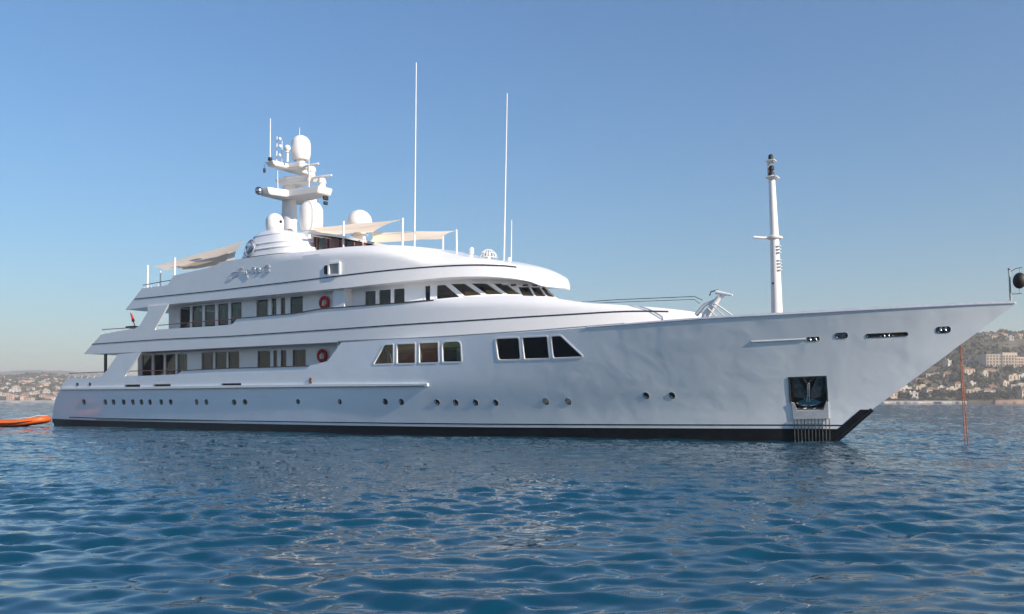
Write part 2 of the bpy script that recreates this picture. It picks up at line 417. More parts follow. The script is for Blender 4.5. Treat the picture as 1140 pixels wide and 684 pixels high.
# portholes
def porthole(px, py, rx, ry, sq=False):
    rx, ry = rx*.92, ry*.92; u, z = HULL.at(px, py); u1, z1 = HULL.at(px+rx, py); u2, z2 = HULL.at(px, py-ry); a, b = abs(u1-u), abs(z2-z)
    n = 20; e = .55 if sq else 1.0
    p = [(u+a*math.copysign(abs(math.cos(q))**e, math.cos(q)), z+b*math.copysign(abs(math.sin(q))**e, math.sin(q))) for q in np.linspace(0, 2*math.pi, n, endpoint=False)]
    r_ = panel('porthole', HULL, grow(p, .022), M['steel'], yacht, holes=[p], off=.016, thick=.12, step=.15)
    panel('pane', HULL, grow(p, .003), M['glass'], r_, off=-.07, thick=.015, step=.3); holes.append(p)
for x_ in (93.7,117.5,126.6,138,148.2,157.7,167.2,179.6,190.2,219,230): porthole(x_, 447.7, 1.7, 2.9, True)
for x_, y_ in ((260.8,448),(272.9,447.7)): porthole(x_, y_, 2.4, 3.1)
for x_ in (332,378.5): porthole(x_, 447.3, 1.9, 2.7)
for x_, y_ in ((429,447.3),(447,447.6),(486.7,448),(507.6,448.2),(529.7,448.3),(552,448.3)): porthole(x_, y_, 2.6, 3.2)
for x_, y_ in ((607.8,447),(632.8,447),(719.4,440.4),(748.3,440.3)): porthole(x_, y_, 3.1, 3.4)
for x_, y_ in ((86.4,428.3),(100.3,428.1)): porthole(x_, y_, 1.4, 2.2)
# freeing ports, fairleads and slots cut in the topsides
def slot(name, L, m, r=.04, fm='steel', depth=.14):
    p = HULL.pts(L); p = p[::-1] if area(p) < 0 else p
    p = rounded(p, r); q = ring(name, HULL, p, .03, M[fm], yacht, off=.012, thick=depth+.02, step=.2)
    panel('back_plate', HULL, grow(p, .003), M[m], q, off=-depth, thick=.015, step=.2); holes.append(p); return q
slot('freeing_port', [(139.5,428.6),(156,428.3),(156,430.8),(139.5,431.1)], 'dark')
slot('freeing_port', [(171.5,428.2),(190,427.9),(190,430.1),(171.5,430.4)], 'dark')
slot('freeing_port', [(246.6,427.3),(268.5,426.9),(268.5,429.5),(246.6,429.9)], 'dark')
a_ = sorted(HULL.pts([(836.5,380.8),(856,379.9),(876,378.9),(897,377.8)]))
MB().tube([HULL.p3(u, z, -.022) for u, z in a_], .055, 10).build('rubbing_bar', M['chrome'], yacht)
slot('fairlead', [(899,376.2),(911.5,375.6),(911.5,378.8),(899,379.4)], 'dsteel')
slot('fairlead', [(930.5,371.5),(943,370.8),(943,375.8),(930.5,376.4)], 'dsteel', r=.12)
slot('fairlead_slot', [(965,372.6),(1010,370.6),(1010,373.4),(965,375.4)], 'dark', fm='dsteel')
slot('fairlead', [(1043,364.8),(1057.5,364),(1057.5,369.6),(1043,370.4)], 'dsteel', r=.14)
for x_, y_ in ((984.5,373.2),(989.5,372.8)):
    p_ = HULL.p3(*HULL.at(x_, y_), -.05); MB().lathe(p_-np.array([0,0,.07]), [(.05,0),(.035,.05),(.07,.13)], 12).build('roller', M['steel'], yacht)
for x_, y_ in ((902,377.8),(908,377.4),(1047.5,367.4),(1053,367)):
    p_ = HULL.p3(*HULL.at(x_, y_), -.06); MB().lathe(p_-np.array([0,0,.06]), [(.06,0),(.045,.05),(.06,.12)], 12).build('roller', M['steel'], yacht)
# anchor pocket
pk_px = [(879,421.2),(919,419.6),(921.5,467),(882.5,467)]
pk = HULL.pts([(879,421.2),(918.8,419.8),(920.5,446),(917,455),(887,455.5),(880.5,447)])
pk = pk[::-1] if area(pk) < 0 else pk
holes.append(pk)
hull = panel('hull', HULL, outline, M['hull'], yacht, holes=holes, thick=.10, step=.42, mirror=False)
port_outline = keel_line[-1:]+stern[1:]+HULL.pts([(75,421.3),(110,421),(118.6,413),(131,394.8),(379.8,381.5)])[1:]+top[13:]+stem+keel_line[:-1]
po = panel('hull', HULL, port_outline, M['hull'], None, thick=.10, step=.5)
for v in po.data.vertices: v.co.y *= -1
po.data.flip_normals(); po.parent = hull; po.name = 'port_side'
# stern face, bottom black paint, stripes
def cross_strip(name, P, m, parent, th=.1, ax=(1,0,0)):
    """a sheet between matching starboard and port points"""
    V = []; F = []; n = len(P)
    for p in P: V += [(p[0], p[1], p[2]), (p[0], -p[1], p[2])]
    for p in P: V += [(p[0]+ax[0]*th, p[1], p[2]+ax[2]*th), (p[0]+ax[0]*th, -p[1], p[2]+ax[2]*th)]
    for i in range(n-1):
        a = 2*i; F.append((a, a+1, a+3, a+2)); b = a+2*n; F.append((b, b+2, b+3, b+1)); F.append((a, a+2, b+2, b)); F.append((a+1, b+1, b+3, a+3))
    F.append((0, 2*n, 2*n+1, 1)); F.append((2*n-2, 2*n-1, 4*n-1, 4*n-2))
    o = link(name, V, F, m, parent, smooth=False); bm = bmesh.new(); bm.from_mesh(o.data); bmesh.ops.recalc_face_normals(bm, faces=bm.faces[:]); bm.to_mesh(o.data); bm.free(); return o
SP = [HULL.p3(stern[1][0], hull_bottom)]+[HULL.p3(*p) for p in stern[1:]]
for p in SP: p[1] += .02
cross_strip('transom', SP, M['hull'], yacht)
xs = stern[1][0]
bt = [(float(xs), hull_bottom)]+keel_line[::-1]+stem[-1:]+[(float(np.interp(z, STZ, STX)), float(z)) for z in np.linspace(zb(.5)-.05, hull_bottom, 8)]
panel('boot_top', HULL, bt, M['black'], yacht, off=.006, thick=.08, mirror=True, step=.35)
ribbon('boot_stripe', HULL, [(float(x), zb(x)+.145) for x in np.linspace(xs+2.2, .7, 90)], .05, M['navy'], yacht, off=.008, thick=.03, uz=True)
MB().tube([(float(np.interp(z, STZ, STX))+.01, 0, float(z)) for z in np.linspace(1.3, hull_bottom, 12)], .085, 10).build('stem_bar', M['black'], yacht)
sg = HULL.pts([(905,491),(918,488),(962,457.2)]); 
sg = [(-1.6, hull_bottom), (-.06, .35), (.99, 1.30)]+[(float(np.interp(z, STZ, STX))-.005, float(z)) for z in np.linspace(1.30, hull_bottom, 10)]
panel('stem_guard', HULL, sg, M['black'], yacht, off=.022, thick=.06, mirror=True, step=.2)
rub = ribbon('rub_rail', HULL, [(69,433),(110,432.6),(170,432),(260,430.6),(350,429.6),(420,429),(477,428.4)], .14, M['hull'], yacht, off=.09, thick=.12)
ribbon('rub_rail_strip', HULL, [(69,434.4),(110,434),(170,433.5),(260,432.2),(350,431.1),(420,430.4),(474,429.4)], .045, M['dsteel'], rub, off=.10, thick=.12)
ribbon('side_step', HULL, [(107,467.3),(180,468),(260,468.6)], .05, M['dsteel'], yacht, off=.04, thick=.06, mirror=False)
# sheer cap along the fore bulwark
CAPL = sorted(HULL.pts(top_px[17:]))+[(6.3, 5.165)]
ribbon('bulwark_cap', HULL, CAPL, .03, M['letter'], yacht, off=.02, thick=.18, uz=True)
fd = [HULL.p3(min(u, float(np.interp(z-.9, STZ, STX))-.3), z-.9) for u, z in CAPL]
for p in fd: p[1] = min(-.02, p[1]+.1)
cross_strip('fore_deck', fd[:-1], M['deck'], yacht, th=-.08, ax=(0,0,1))
# anchor pocket lining, anchor and the bars below it
pin = [HULL.p3(u, z, 0) for u, z in pk]; inn = [p+np.array([-.12, .62, .02]) for p in pin]; k = len(pin)
F_ = [(i, i+k, (i+1) % k+k, (i+1) % k) for i in range(k)]+[tuple(range(2*k-1, k-1, -1))]
pocket = link('anchor_pocket', pin+inn, F_, M['dsteel'], yacht, smooth=False)
ring('pocket_frame', HULL, pk, .05, M['dsteel'], pocket, off=.02, thick=.12, step=.2)
def HP(px, py, off=0.0): return Vector(HULL.p3(*HULL.at(px, py), off))
def prism(name, pts, d, m, parent):
    pts = [Vector(p) for p in pts]; k = len(pts); d = Vector(d)
    o = link(name, pts+[p+d for p in pts], [tuple(range(k)), tuple(range(2*k-1, k-1, -1))]+[(i, i+k, (i+1) % k+k, (i+1) % k) for i in range(k)], m, parent, smooth=False)
    bm = bmesh.new(); bm.from_mesh(o.data); bmesh.ops.recalc_face_normals(bm, faces=bm.faces[:]); bm.to_mesh(o.data); bm.free(); return o
IN = Vector((-.05, .16, 0))
anchor = prism('anchor', [HP(886,450.5,-.12), HP(897,444,-.04), HP(904,444,-.04), HP(915,449.5,-.12), HP(910,452,-.1), HP(900,453.5,-.06), HP(891,453,-.1)], IN, M['steel'], yacht)
prism('fluke', [HP(881.5,423,-.30), HP(886.5,421.8,-.30), HP(897.5,437.5,-.16), HP(896.5,446,-.12), HP(885,445,-.22)], IN, M['dsteel'], anchor)
prism('fluke', [HP(916.5,421.6,-.30), HP(911.5,421.2,-.30), HP(903,437.5,-.16), HP(903.5,446,-.12), HP(914.5,444.5,-.22)], IN, M['dsteel'], anchor)
MB().tube([HP(899.8,447,0), HP(900.2,438,-.02), HP(900.5,428.5,-.18)], .075, 10, .055).build('shank', M['steel'], anchor)
MB().tube([HP(893.5,423.6,-.3), HP(899.6,430,-.2), HP(906,424.4,-.3)], .045, 8).build('bridle', M['dsteel'], anchor)
pl = HULL.pts([(881,448),(884.5,448.5),(887.3,456.6),(916.6,456.2),(919.5,447.5),(921.8,447.5),(922.5,466),(883.3,466.6)])
pl = pl[::-1] if area(pl) < 0 else pl
panel('chafe_plate', HULL, pl, M['lightplate'], pocket, off=.05, thick=.045, step=.2)
for i in range(11):
    t = i/10; a = HP(884+39*t, 465.6-.4*t, .075); b = HP(885.5+38.5*t, 493.5, .10); b.z = -.25
    mid = HP(884.6+38.9*t, 478, .085)
    MB().tube([a, mid, b], .02, 6).build('chafe_bar', M['dsteel'], pocket)
# ------------------------------------------------------------------ superstructure bands
NB, NC = BANDB.umax, BANDC.umax
B_bot_px = [(93,394.5),(150,392.2),(240,387.7),(380,380.8),(500,375.3),(540,372.6),(600,368.6),(652,364.6),(720,359.6)]
B_top_px = [(112.6,372.5),(131,369),(150,366),(155.5,362.5),(164.5,347),(164,341),(187.3,339.2),(172,367.3),(215,364.6),(256,362.2),(260,360),(264,354.8),(300,351.6),(339,348.3),(345,345),(380,342.3),(407.6,340.3),(445,337.4),(483,334.4),(518,331.2),(560,329),(600,330.3),(623,333),(650,337),(680,339),(710,341),(735,343)]
B_bot = smooth_line(sorted(BANDB.pts(B_bot_px))+[(NB-1.2, 5.02), (NB, 5.10)])
B_top = BANDB.pts(B_top_px)+[(NB-1.0, 5.42), (NB-.4, 5.32), (NB, 5.22)]
k_ = 20; B_top = B_top[:k_]+smooth_line(B_top[k_:])
upper_band = panel('upper_deck_band', BANDB, B_bot+B_top[::-1], M['white'], yacht, thick=.10, step=.2, mirror=True)
C_bot_px = [(139.5,345.2),(187.3,339.2),(299,328.6),(380,321),(417,317),(475,311),(510,308.3),(560,309.2),(580,311.6),(593,314.5),(601,317.6)]
C_top_px = [(157.7,321.6),(186.6,317.6),(193,307),(230,299),(251,291),(300,283.8),(325,281.4),(340,280),(379.5,275.6),(410,273.6),(434.8,273),(460,274.6),(482,277.7),(520,286.3),(560,291.8)]
C_bot = smooth_line(sorted(BANDC.pts(C_bot_px))+[(NC-.8, 7.02), (NC, 7.04)])
C_top = BANDC.pts(C_top_px)+[(-12.7, 7.74), (-11.95, 7.34), (-11.3, 7.19), (NC, 7.14)]
C_top = C_top[:5]+smooth_line(C_top[5:])
bridge_band = panel('bridge_deck_band', BANDC, C_bot+C_top[::-1], M['white'], yacht, thick=.10, step=.2, mirror=True)
B_str = sorted(BANDB.pts([(102.5,383.4),(180,378),(259,374.5),(380,366.4),(500,358.5),(540,356),(600,352.2),(640,350),(700,346.4)]))+[(NB-2.2, 5.44)]
ribbon('pinstripe', BANDB, B_str, .062, M['navy'], upper_band, off=.012, uz=True)
C_str = sorted(BANDC.pts([(150,333.2),(240,324),(352,310.8),(445,300),(500,296),(540,294.9),(560,296),(575,297.6)]))
ribbon('pinstripe', BANDC, C_str, .062, M['navy'], bridge_band, off=.012, uz=True)
ribbon('painted_shadow_line', BANDB, [(u, z+.035) for u, z in B_bot if BANDB.at(376,381)[0] < u < BANDB.at(700,361)[0]], .05, M['crest'], upper_band, off=.006, thick=.03, uz=True)  # dark strip painting the overhang's shadow line along the band's bottom edge
# decks: soffits below the bands, roofs above
def deck(name, sk, L, m, th=.12, inn=.12, dz=0.0):
    u = np.array([p[0] for p in L]); z = np.array([p[1] for p in L]); uu = np.linspace(u[0], u[-1]-.02, 70)
    P = sk.p3(uu, np.interp(uu, u, z)+dz, 0); P[:, 1] = np.minimum(-.01, P[:, 1]+inn)
    return cross_strip(name, P, m, yacht, th=th, ax=(0,0,1))
deck('upper_deck', BANDB, B_bot, M['white'], dz=.02)
deck('bridge_deck', BANDC, C_bot, M['white'], dz=.02)
deck('sun_deck', BANDC, [(C_bot[0][0]+1.6, 8.35), (NC-8, 8.35)], M['deck'], dz=0)
Ct = [p for p in C_top if p[0] > BANDC.at(325,281.4)[0]-.01]
Cr = [(u, z) for u, z in Ct if u > -21]; uu_ = np.linspace(Cr[0][0], Cr[-1][0]-.01, 60); Pe = BANDC.p3(uu_, np.interp(uu_, [p[0] for p in Cr], [p[1] for p in Cr])); V = []; F = []; nj = 16
for p in Pe:
    b_ = max(.01, -p[1]-.004)
    for j in range(nj+1): t = 2*j/nj-1; V.append((p[0]-.004, b_*t, p[2]-.012+.20*min(1, b_/1.2)*(1-t*t)))
for i in range(len(Pe)-1):
    for j in range(nj): a_ = i*(nj+1)+j; F.append((a_, a_+nj+1, a_+nj+2, a_+1))
link('wheelhouse_roof', V, F, M['white'], yacht, ang=60)
Bt = [p for p in B_top if p[0] > BANDB.at(395,341.5)[0]]
deck('coachroof', BANDB, [(u, z-.03) for u, z in Bt], M['white'], th=-.06, inn=.02)
md = [HULL.p3(x, 2.25) for x in np.linspace(-44.5, -18, 30)]
for p in md: p[1] += .15
cross_strip('main_deck', md, M['deck'], yacht, th=.08, ax=(0,0,1))
# bulwark caps and rails
ribbon('cap_rail', BANDB, [(264,354.8),(300,351.6),(339,348.3),(345,345),(380,342.3),(407.6,340.3),(445,337.4),(483,334.4)], .05, M['darkteak'], upper_band, off=.03, thick=.16, mirror=False)
ribbon('cap_rail', HULL, [(202.5,412.8),(250,410.4),(300,409),(344,407.6)], .05, M['darkteak'], yacht, off=.03, thick=.16, mirror=False)
def rail(name, sk, L, posts, m='steel', off=-.08, r=.025, drop=None, parent=None, pr=.018, lean=0.0):
    P = [Vector(sk.p3(*sk.at(*p), off)) for p in L]; b = MB().tube(P, r, 8).build(name, M[m], parent or yacht)
    for a, c in posts: MB().tube([sk.p3(*sk.at(*a), off), sk.p3(*sk.at(*c), off)], pr, 6).build('stanchion', M['white' if m != 'steel' else 'steel'], b)
    return b
rail('railing', HULL, [(75.5,415.9),(95,415),(120,414),(150,413.2),(202,411.8)], [((a, 415.9-(a-75)*.045), (a-3.2, 421.4)) for a in (78,85,92,99,106,113)], m='teak')
rail('railing', BANDB, [(112.6,366.9),(131,365.9),(150,364.5),(180,361.9),(220,358.5),(263,354.9)], [((a, 367-(a-112.6)*.06), (a-1.6, 372.4-(a-112)*.14)) for a in (114,121,128,135,142)], m='teak')
rail('railing', BANDC, [(157.9,317.6),(172,314.9),(188.5,312.0)], [((160,317.3),(159,321.6)),((168,315.6),(167,320.2)),((176,314.2),(175,319)),((184,312.7),(183.4,318))], m='teak')
# aft support column, folded ensign, speaker box
pz = on_y(117.5,396,-4.2); pb = on_y(117.5,414.5,-4.2)
MB().tube([(pz.x,-4.2,4.62), (pz.x,-4.2,2.3)], .10, 12).build('deck_column', M['navy'], yacht)

# ------------------------------------------------------------------ deckhouses
def wall(name, sk, poly, wins, parent, fm='white', ang=35):
    hs = []; subs = []
    for L, g in wins:
        p = sk.pts(L); p = p[::-1] if area(p) < 0 else p
        p = rounded(p, .05); hs.append(p)
    o = panel(name, sk, poly, M['white'], parent, holes=hs, thick=.08, step=.5, mirror=False)
    for p, (L, g) in zip(hs, wins):
        f = ring('window', sk, p, .045, M[fm], parent, off=.018, thick=.10)
        panel('pane', sk, grow(p, .004), M[g], f, off=-.05, thick=.015, step=.4)
    return o
xA0, xA1 = WALLA.at(158,400)[0]-.45, WALLA.at(392,385)[0]
zsoff = 4.60
qa = lambda x0, x1, yt0, yt1, yb0, yb1: [(x0,yt0),(x1,yt1),(x1,yb1),(x0,yb0)]
tA = lambda x: 395.6-(x-160)*.0375
bA_ = lambda x: 419.5-(x-160)*.05
winsA = [(qa(a, b, tA(a), tA(b), bA_(a), bA_(b)), g) for a, b, g in
    ((158,169,'glass'),(171.2,182.4,'glass'),(184.4,195.6,'glass'),(197.6,208.6,'teal'))]
winsA += [(qa(a, b, tA(a)-.3, tA(b)-.3, 411.4-(a-224)*.03, 411.4-(b-224)*.03), g) for a, b, g in ((224.6,237.6,'glass'),(239.6,252.4,'teal'),(254.2,266.6,'glass'))]
winsA += [(qa(a, b, tA(a)+.3, tA(b)+.3, 410.5-(a-287)*.03, 410.5-(b-287)*.03), g) for a, b, g in ((287,301,'glass'),(304.6,308.6,'glass'),(312.8,319,'glass'),(326,340.6,'glass'))]
wall('main_deckhouse', WALLA, [(xA0,2.3),(xA1,2.3),(xA1,zsoff),(xA0,zsoff)], winsA, yacht)
def bulkhead(name, x, y, z0, z1, th=.08):
    return MB().box((x, 0, (z0+z1)/2), (th, 2*y, z1-z0), .01).build(name, M['white'], yacht)
bulkhead('aft_bulkhead', xA0+.05, 3.5, 2.3, zsoff)
bulkhead('fore_bulkhead', xA1-.05, 4.7, 2.3, zsoff-.02)
MB().box(((xA0+xA1)/2, -1.9, 3.45), (xA1-xA0-.3, .08, 2.2), .01).build('saloon_bulkhead', M['teak'], yacht)
MB().box(((xA0+xA1)/2, 3.6, 3.45), (xA1-xA0-.3, .08, 2.2), .01).build('port_deckhouse_wall', M['white'], yacht)
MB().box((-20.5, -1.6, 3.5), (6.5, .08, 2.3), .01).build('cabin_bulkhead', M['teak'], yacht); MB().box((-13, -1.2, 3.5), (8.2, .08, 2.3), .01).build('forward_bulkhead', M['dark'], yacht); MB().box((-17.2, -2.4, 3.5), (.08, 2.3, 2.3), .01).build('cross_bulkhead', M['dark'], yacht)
MB().box((-17, -2.3, 2.3), (12, 2.2, .08), .01).build('cabin_sole', M['deck'], yacht)
lm_ = bpy.data.materials.new('warm saloon lamp'); lm_.use_nodes = True; lb_ = lm_.node_tree.nodes["Principled BSDF"]
lb_.inputs["Emission Color"].default_value = (1,.62,.28,1); lb_.inputs["Emission Strength"].default_value = 1.1
for x_ in (-20.5, -18.6, -16.7): MB().box((x_, -2.6, 4.40), (1.3, .5, .05), .01).build('ceiling_lamp', lm_, yacht)
def curtain(sk, px0, px1, pyt, pyb, inn, parent):
    """a drawn-back curtain hanging just inside a window"""
    a, b = sk.at(px0, (pyt+pyb)/2)[0], sk.at(px1, (pyt+pyb)/2)[0]; zt_, zb0 = sk.at(px0, pyt)[1], sk.at(px0, pyb)[1]; V = []; F = []; n = 24
    for i in range(n+1):
        t = i/n; p = sk.p3(a+(b-a)*t, zt_, -inn-.05*math.sin(t*26)); V += [tuple(p), (p[0], p[1], zb0)]
    for i in range(n): F.append((2*i, 2*i+2, 2*i+3, 2*i+1))
    return link('curtain', V, F, M['curtain'], parent)
for x0, x1 in ((162,165.5),(187,191),(201,208),(224.6,228),(249,252),(262,266.6),(297,300.5),(327,330.5)): curtain(WALLA, x0, x1, tA(x0)+.5, 415, .25, yacht)
for a_, b_ in (((425,385),(512,381)),):
    u0, z0 = HULL.at(*a_); u1, z1 = HULL.at(*b_); uu_ = np.linspace(u0, u1, 30); V = []; F = []
    for q in uu_:
        for dz_, inn_ in ((.1,.2),(-.22,.22),(-.34,.5)): p = HULL.p3(q, z0+(z1-z0)*(q-u0)/(u1-u0)+dz_, -inn_); V.append(tuple(p))
    for i in range(29):
        for k_ in range(2): F.append((3*i+k_, 3*i+k_+1, 3*i+k_+4, 3*i+k_+3))
    link('valance', V, F, M['console'], yacht)
for x0, x1 in ((426,431),(462,465),(505,512.5)): curtain(HULL, x0, x1, 383, 404, .3, yacht)
# forward end of the side deck: slanting plate behind the hull opening
uB0 = WALLB.at(199,362)[0]-1.0
tB = lambda x: 342.6-(x-200)*.0885
bB_ = lambda x: 367.0-(x-200)*.098
winsB = [(qa(a, b, tB(a), tB(b), bB_(a), bB_(b)), g) for a, b, g in ((200.4,211.8,'glass'),(214,225.6,'teal'),(228,239.8,'teal'),(242.6,254.4,'teal'),(257.2,269.2,'teal'))]
winsB += [(qa(a, b, 334.6-(a-286)*.092, 334.6-(b-286)*.092, 353.8-(a-286)*.085, 353.8-(b-286)*.085), g) for a, b, g in ((285.6,298.4,'glass'),(302.6,308,'glass'),(312.8,317.8,'glass'),(323.2,337.4,'teal'))]
winsB += [(qa(a, b, t0, t1, b0, b1), g) for a, b, t0, t1, b0, b1, g in ((406.3,418.3,324.8,323.8,341.5,340.6,'glass'),(422,435.2,323.3,322.4,340.4,339.2,'glass'),(438.6,450.6,322.1,321.2,339,338,'glass'),(473.4,479,318.6,318,336,335.6,'glass'))]
winsB += [([(486.7,317.6),(495,316.9),(511.8,331.0),(486,333.4)],'teal'), ([(501.5,316.0),(517.3,315.6),(536.5,328.6),(518,330.2)],'glass'), ([(523.8,315.4),(541.5,315.4),(560.6,328.0),(542.2,328.4)],'glass'),
          ([(548.2,315.6),(565,316.6),(580,328.4),(565.4,328.2)],'glass')]
def uzq(u0, u1, du=.55, zb=6.56, zt=7.2): return [(u0,zb),(u1,zb),(u1-du,zt),(u0-du,zt)]
zBt = 7.28
zw = [(uB0, 5.0)]+[(float(u), 5.0) for u in np.linspace(-26, WALLB.umax, 10)]+[(WALLB.umax, 7.58)]+[(float(u), 7.33 if u < -22.5 else 7.58) for u in np.linspace(WALLB.umax-1, -26, 30)]+[(uB0, 7.3)]
hsB = []
for L, g in winsB:
    p = WALLB.pts(L); p = p[::-1] if area(p) < 0 else p; hsB.append((rounded(p, .05), g))
ulast = WALLB.at(580,328.4)[0]; step_u = (WALLB.umax-.06-ulast)/3
for i in range(3):
    u0 = ulast+.09+i*step_u; u1 = ulast+(i+1)*step_u
    hsB.append((rounded([(u0,6.62),(u1,6.62),(u1-.08*(2-i),7.18),(u0-.24+.08*i,7.18)], .04), 'glass'))
panel('upper_deckhouse', WALLB, zw, M['white'], yacht, holes=[h for h, g in hsB], thick=.08, step=.35)
for x0, x1 in ((214,217.5),(236,239.8),(243,246),(258,262),(287,291),(334,337),(407,410),(447,450)): curtain(WALLB, x0, x1, 342-(x0-200)*.09+.5, 358-(x0-200)*.09, .25, yacht)
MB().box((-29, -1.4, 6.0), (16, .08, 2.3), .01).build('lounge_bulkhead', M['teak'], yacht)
Cu = np.linspace(_uw(-18), WALLB.umax-.02, 40); V = []; F = []
for k_, (inn_, zz_) in enumerate(((.28,6.50),(.9,6.66),(.9,6.0),(.28,6.0))): V += [tuple(p) for p in WALLB.p3(Cu, 0*Cu+zz_, -inn_)]
for k_ in range(4):
    for i in range(39): F.append((k_*40+i, k_*40+i+1, ((k_+1) % 4)*40+i+1, ((k_+1) % 4)*40+i))
V = [(x, min(y, -.01), z) for x, y, z in V]; nv_ = len(V); V += [(x, -y, z) for x, y, z in V]; F += [tuple(i+nv_ for i in f[::-1]) for f in F]
link('bridge_console', V, F, M['console'], yacht)
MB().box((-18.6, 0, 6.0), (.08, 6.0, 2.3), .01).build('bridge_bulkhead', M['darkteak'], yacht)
o_ = panel('upper_deckhouse_port', WALLB, zw, M['white'], None, holes=[h for h, g in hsB if h[0][0] > -19], thick=.08, step=.4)
for v in o_.data.vertices: v.co.y *= -1
o_.data.flip_normals(); o_.name = 'port_deckhouse'; o_.parent = yacht
for p, g in hsB:
    for sgn in (1, -1):
        if sgn < 0 and p[0][0] < -19: continue
        f = ring('window', WALLB, p, .045, M['white'], yacht, off=.02, thick=.11, step=.2)
        q = panel('pane', WALLB, grow(p, .004), M[g], f, off=-.05, thick=.015, step=.3)
        if sgn < 0:
            for o in (f, q):
                for v in o.data.vertices: v.co.y *= -1
                o.data.flip_normals()
for h_, g in hsB:       # added amber panels paint a warm reflection into the lower bridge windows
    if h_[0][0] < -17.6 or min(q[1] for q in h_) > 6.8 or max(q[1] for q in h_)-min(q[1] for q in h_) > .9: continue
    z0 = min(q[1] for q in h_); zt_ = max(q[1] for q in h_); lo = [q for q in h_ if q[1] < z0+.12]; ua, ub = min(q[0] for q in lo), max(q[0] for q in lo); hh = .48*(zt_-z0); sl_ = .62*hh
    panel('amber_reflection', WALLB, [(ua+.03, z0-.03), (ub-.03, z0-.03), (ub-.03-sl_, z0+hh*.8), (ua+.03-sl_*.55, z0+hh)], M['amber'], yacht, off=-.072, thick=.015, step=.3)
pB = WALLB.p3(uB0+.05, 6)
bulkhead('aft_bulkhead', float(pB[0])+.05, 3.68, 4.75, 7.26)
# buttress between the side deck and the shut-in forward part
pp = WALLB.pts([(379.5,321.5),(391.5,320.5),(391.5,343.5),(379.5,344.5)]); pp = pp[::-1] if area(pp) < 0 else pp
panel('wing_screen', WALLB, pp, M['white'], yacht, off=.55, thick=.62)
# rails on the wheelhouse sill, wipers under the brow
for px_, py_ in ((537.5,311.5),(556,313.5),(571.5,315),(584.5,317.2),(595.5,319.6)):
    u, z = WALLB.at(px_, py_); p = WALLB.p3(u, 7.2, .10)
    MB().box((p[0], p[1], 7.22), (.26,.12,.08), .02).build('wiper_box', M['dark'], yacht)
# vent box cut into the bridge deck band
vb = BANDC.pts([(361,296),(366,295.4),(366,305.6),(361,305.8)]); vb = vb[::-1] if area(vb) < 0 else vb
panel('vent_grille', BANDC, rounded(vb,.1), M['dark'], bridge_band, off=.02, thick=.05, step=.2)
vb = BANDC.pts([(367.5,294.6),(378,293.4),(378,305),(367.5,305.8)]); vb = vb[::-1] if area(vb) < 0 else vb
f_ = ring('vent_window', BANDC, rounded(vb,.04), .09, M['white'], bridge_band, off=.09, thick=.12, step=.2)
panel('pane', BANDC, rounded(vb,.04), M['glass'], f_, off=.03, thick=.05, step=.2)
sl = HULL.p3(*HULL.at(346,424), 0); MB().box((sl[0], sl[1], sl[2]), (.18,.10,.30), .03).build('deck_light', M['teak'], yacht)
# builder's script lettering and the crest, raised metal
def strokes(name, sk, Ls, m, parent, r=.03, off=.03):
    b = MB()
    for L in Ls:
        P = [Vector((p[0], p[1], 0)) for p in L]; Q = []
        for i in range(len(P)-1):
            a, b0, c, d_ = P[max(i-1,0)], P[i], P[i+1], P[min(i+2,len(P)-1)]
            for k in range(4):
                t = k/4; Q.append(.5*((2*b0)+(c-a)*t+(2*a-5*b0+4*c-d_)*t*t+(3*b0-a-3*c+d_)*t**3))
        Q.append(P[-1]); b.tube([sk.p3(*sk.at(q.x, q.y), off) for q in Q], r, 6)
    return b.build(name, m, parent)
sk_ = lambda L: [(250+x/19, 285+y/19) for x, y in L]
strokes('script_lettering', BANDC, [sk_(L) for L in (
    [(110,460),(170,480),(260,420),(330,330),(400,265),(310,270)], [(150,380),(220,345),(300,350),(420,345)],
    [(420,345),(450,400),(500,380),(560,330),(520,290),(470,330),(500,450),(520,470)], [(560,340),(600,250),(660,260),(650,340),(590,390)],
    [(650,350),(690,260),(760,270),(740,340),(690,370)], [(740,350),(800,340),(850,240),(900,180)],
    [(860,250),(930,190),(970,240),(910,270),(960,300),(950,350),(860,350)])], M['letter'], bridge_band, r=.02)

# ------------------------------------------------------------------ sun deck: arch, domes, mast
L_ = [((252,290),(336.5,279.2),4.45),((257.5,281.6),(333,272.6),4.36),((259.5,280.2),(331.5,271.6),4.22),((262,275.4),(330.4,266.9),4.14),((264.5,274),(328.4,265.9),3.98),((271.5,262.6),(323.5,261),3.75),((280,258),(318,258),3.3),((290,255.8),(311,256),2.5)]
lay = []
for a, f, yy in L_:
    A_, F_2 = on_y(*a, -yy*.97), on_y(*f, -yy*.97); lay.append((A_.x, F_2.x, yy, (A_.z+F_2.z)/2))
V = []; F = []; ns = 56
for xa, xf, yy, z in lay:
    for k in range(ns):
        q = 2*math.pi*k/ns; c, s = math.cos(q), math.sin(q)
        V.append(((xa+xf)/2+(xf-xa)/2*math.copysign(abs(c)**.62, c), yy*math.copysign(abs(s)**.45, s), z))
for i in range(len(lay)-1):
    for k in range(ns): F.append((i*ns+k, i*ns+(k+1) % ns, (i+1)*ns+(k+1) % ns, (i+1)*ns+k))
F.append(tuple(range((len(lay)-1)*ns, len(lay)*ns)))
arch = link('radar_arch', V, F, M['white'], yacht, ang=28)
MB().box(((lay[0][0]+lay[0][1])/2, 0, 8.9), (lay[0][1]-lay[0][0]-.4, 8.2, 1.1), .1).build('arch_plinth', M['white'], arch)
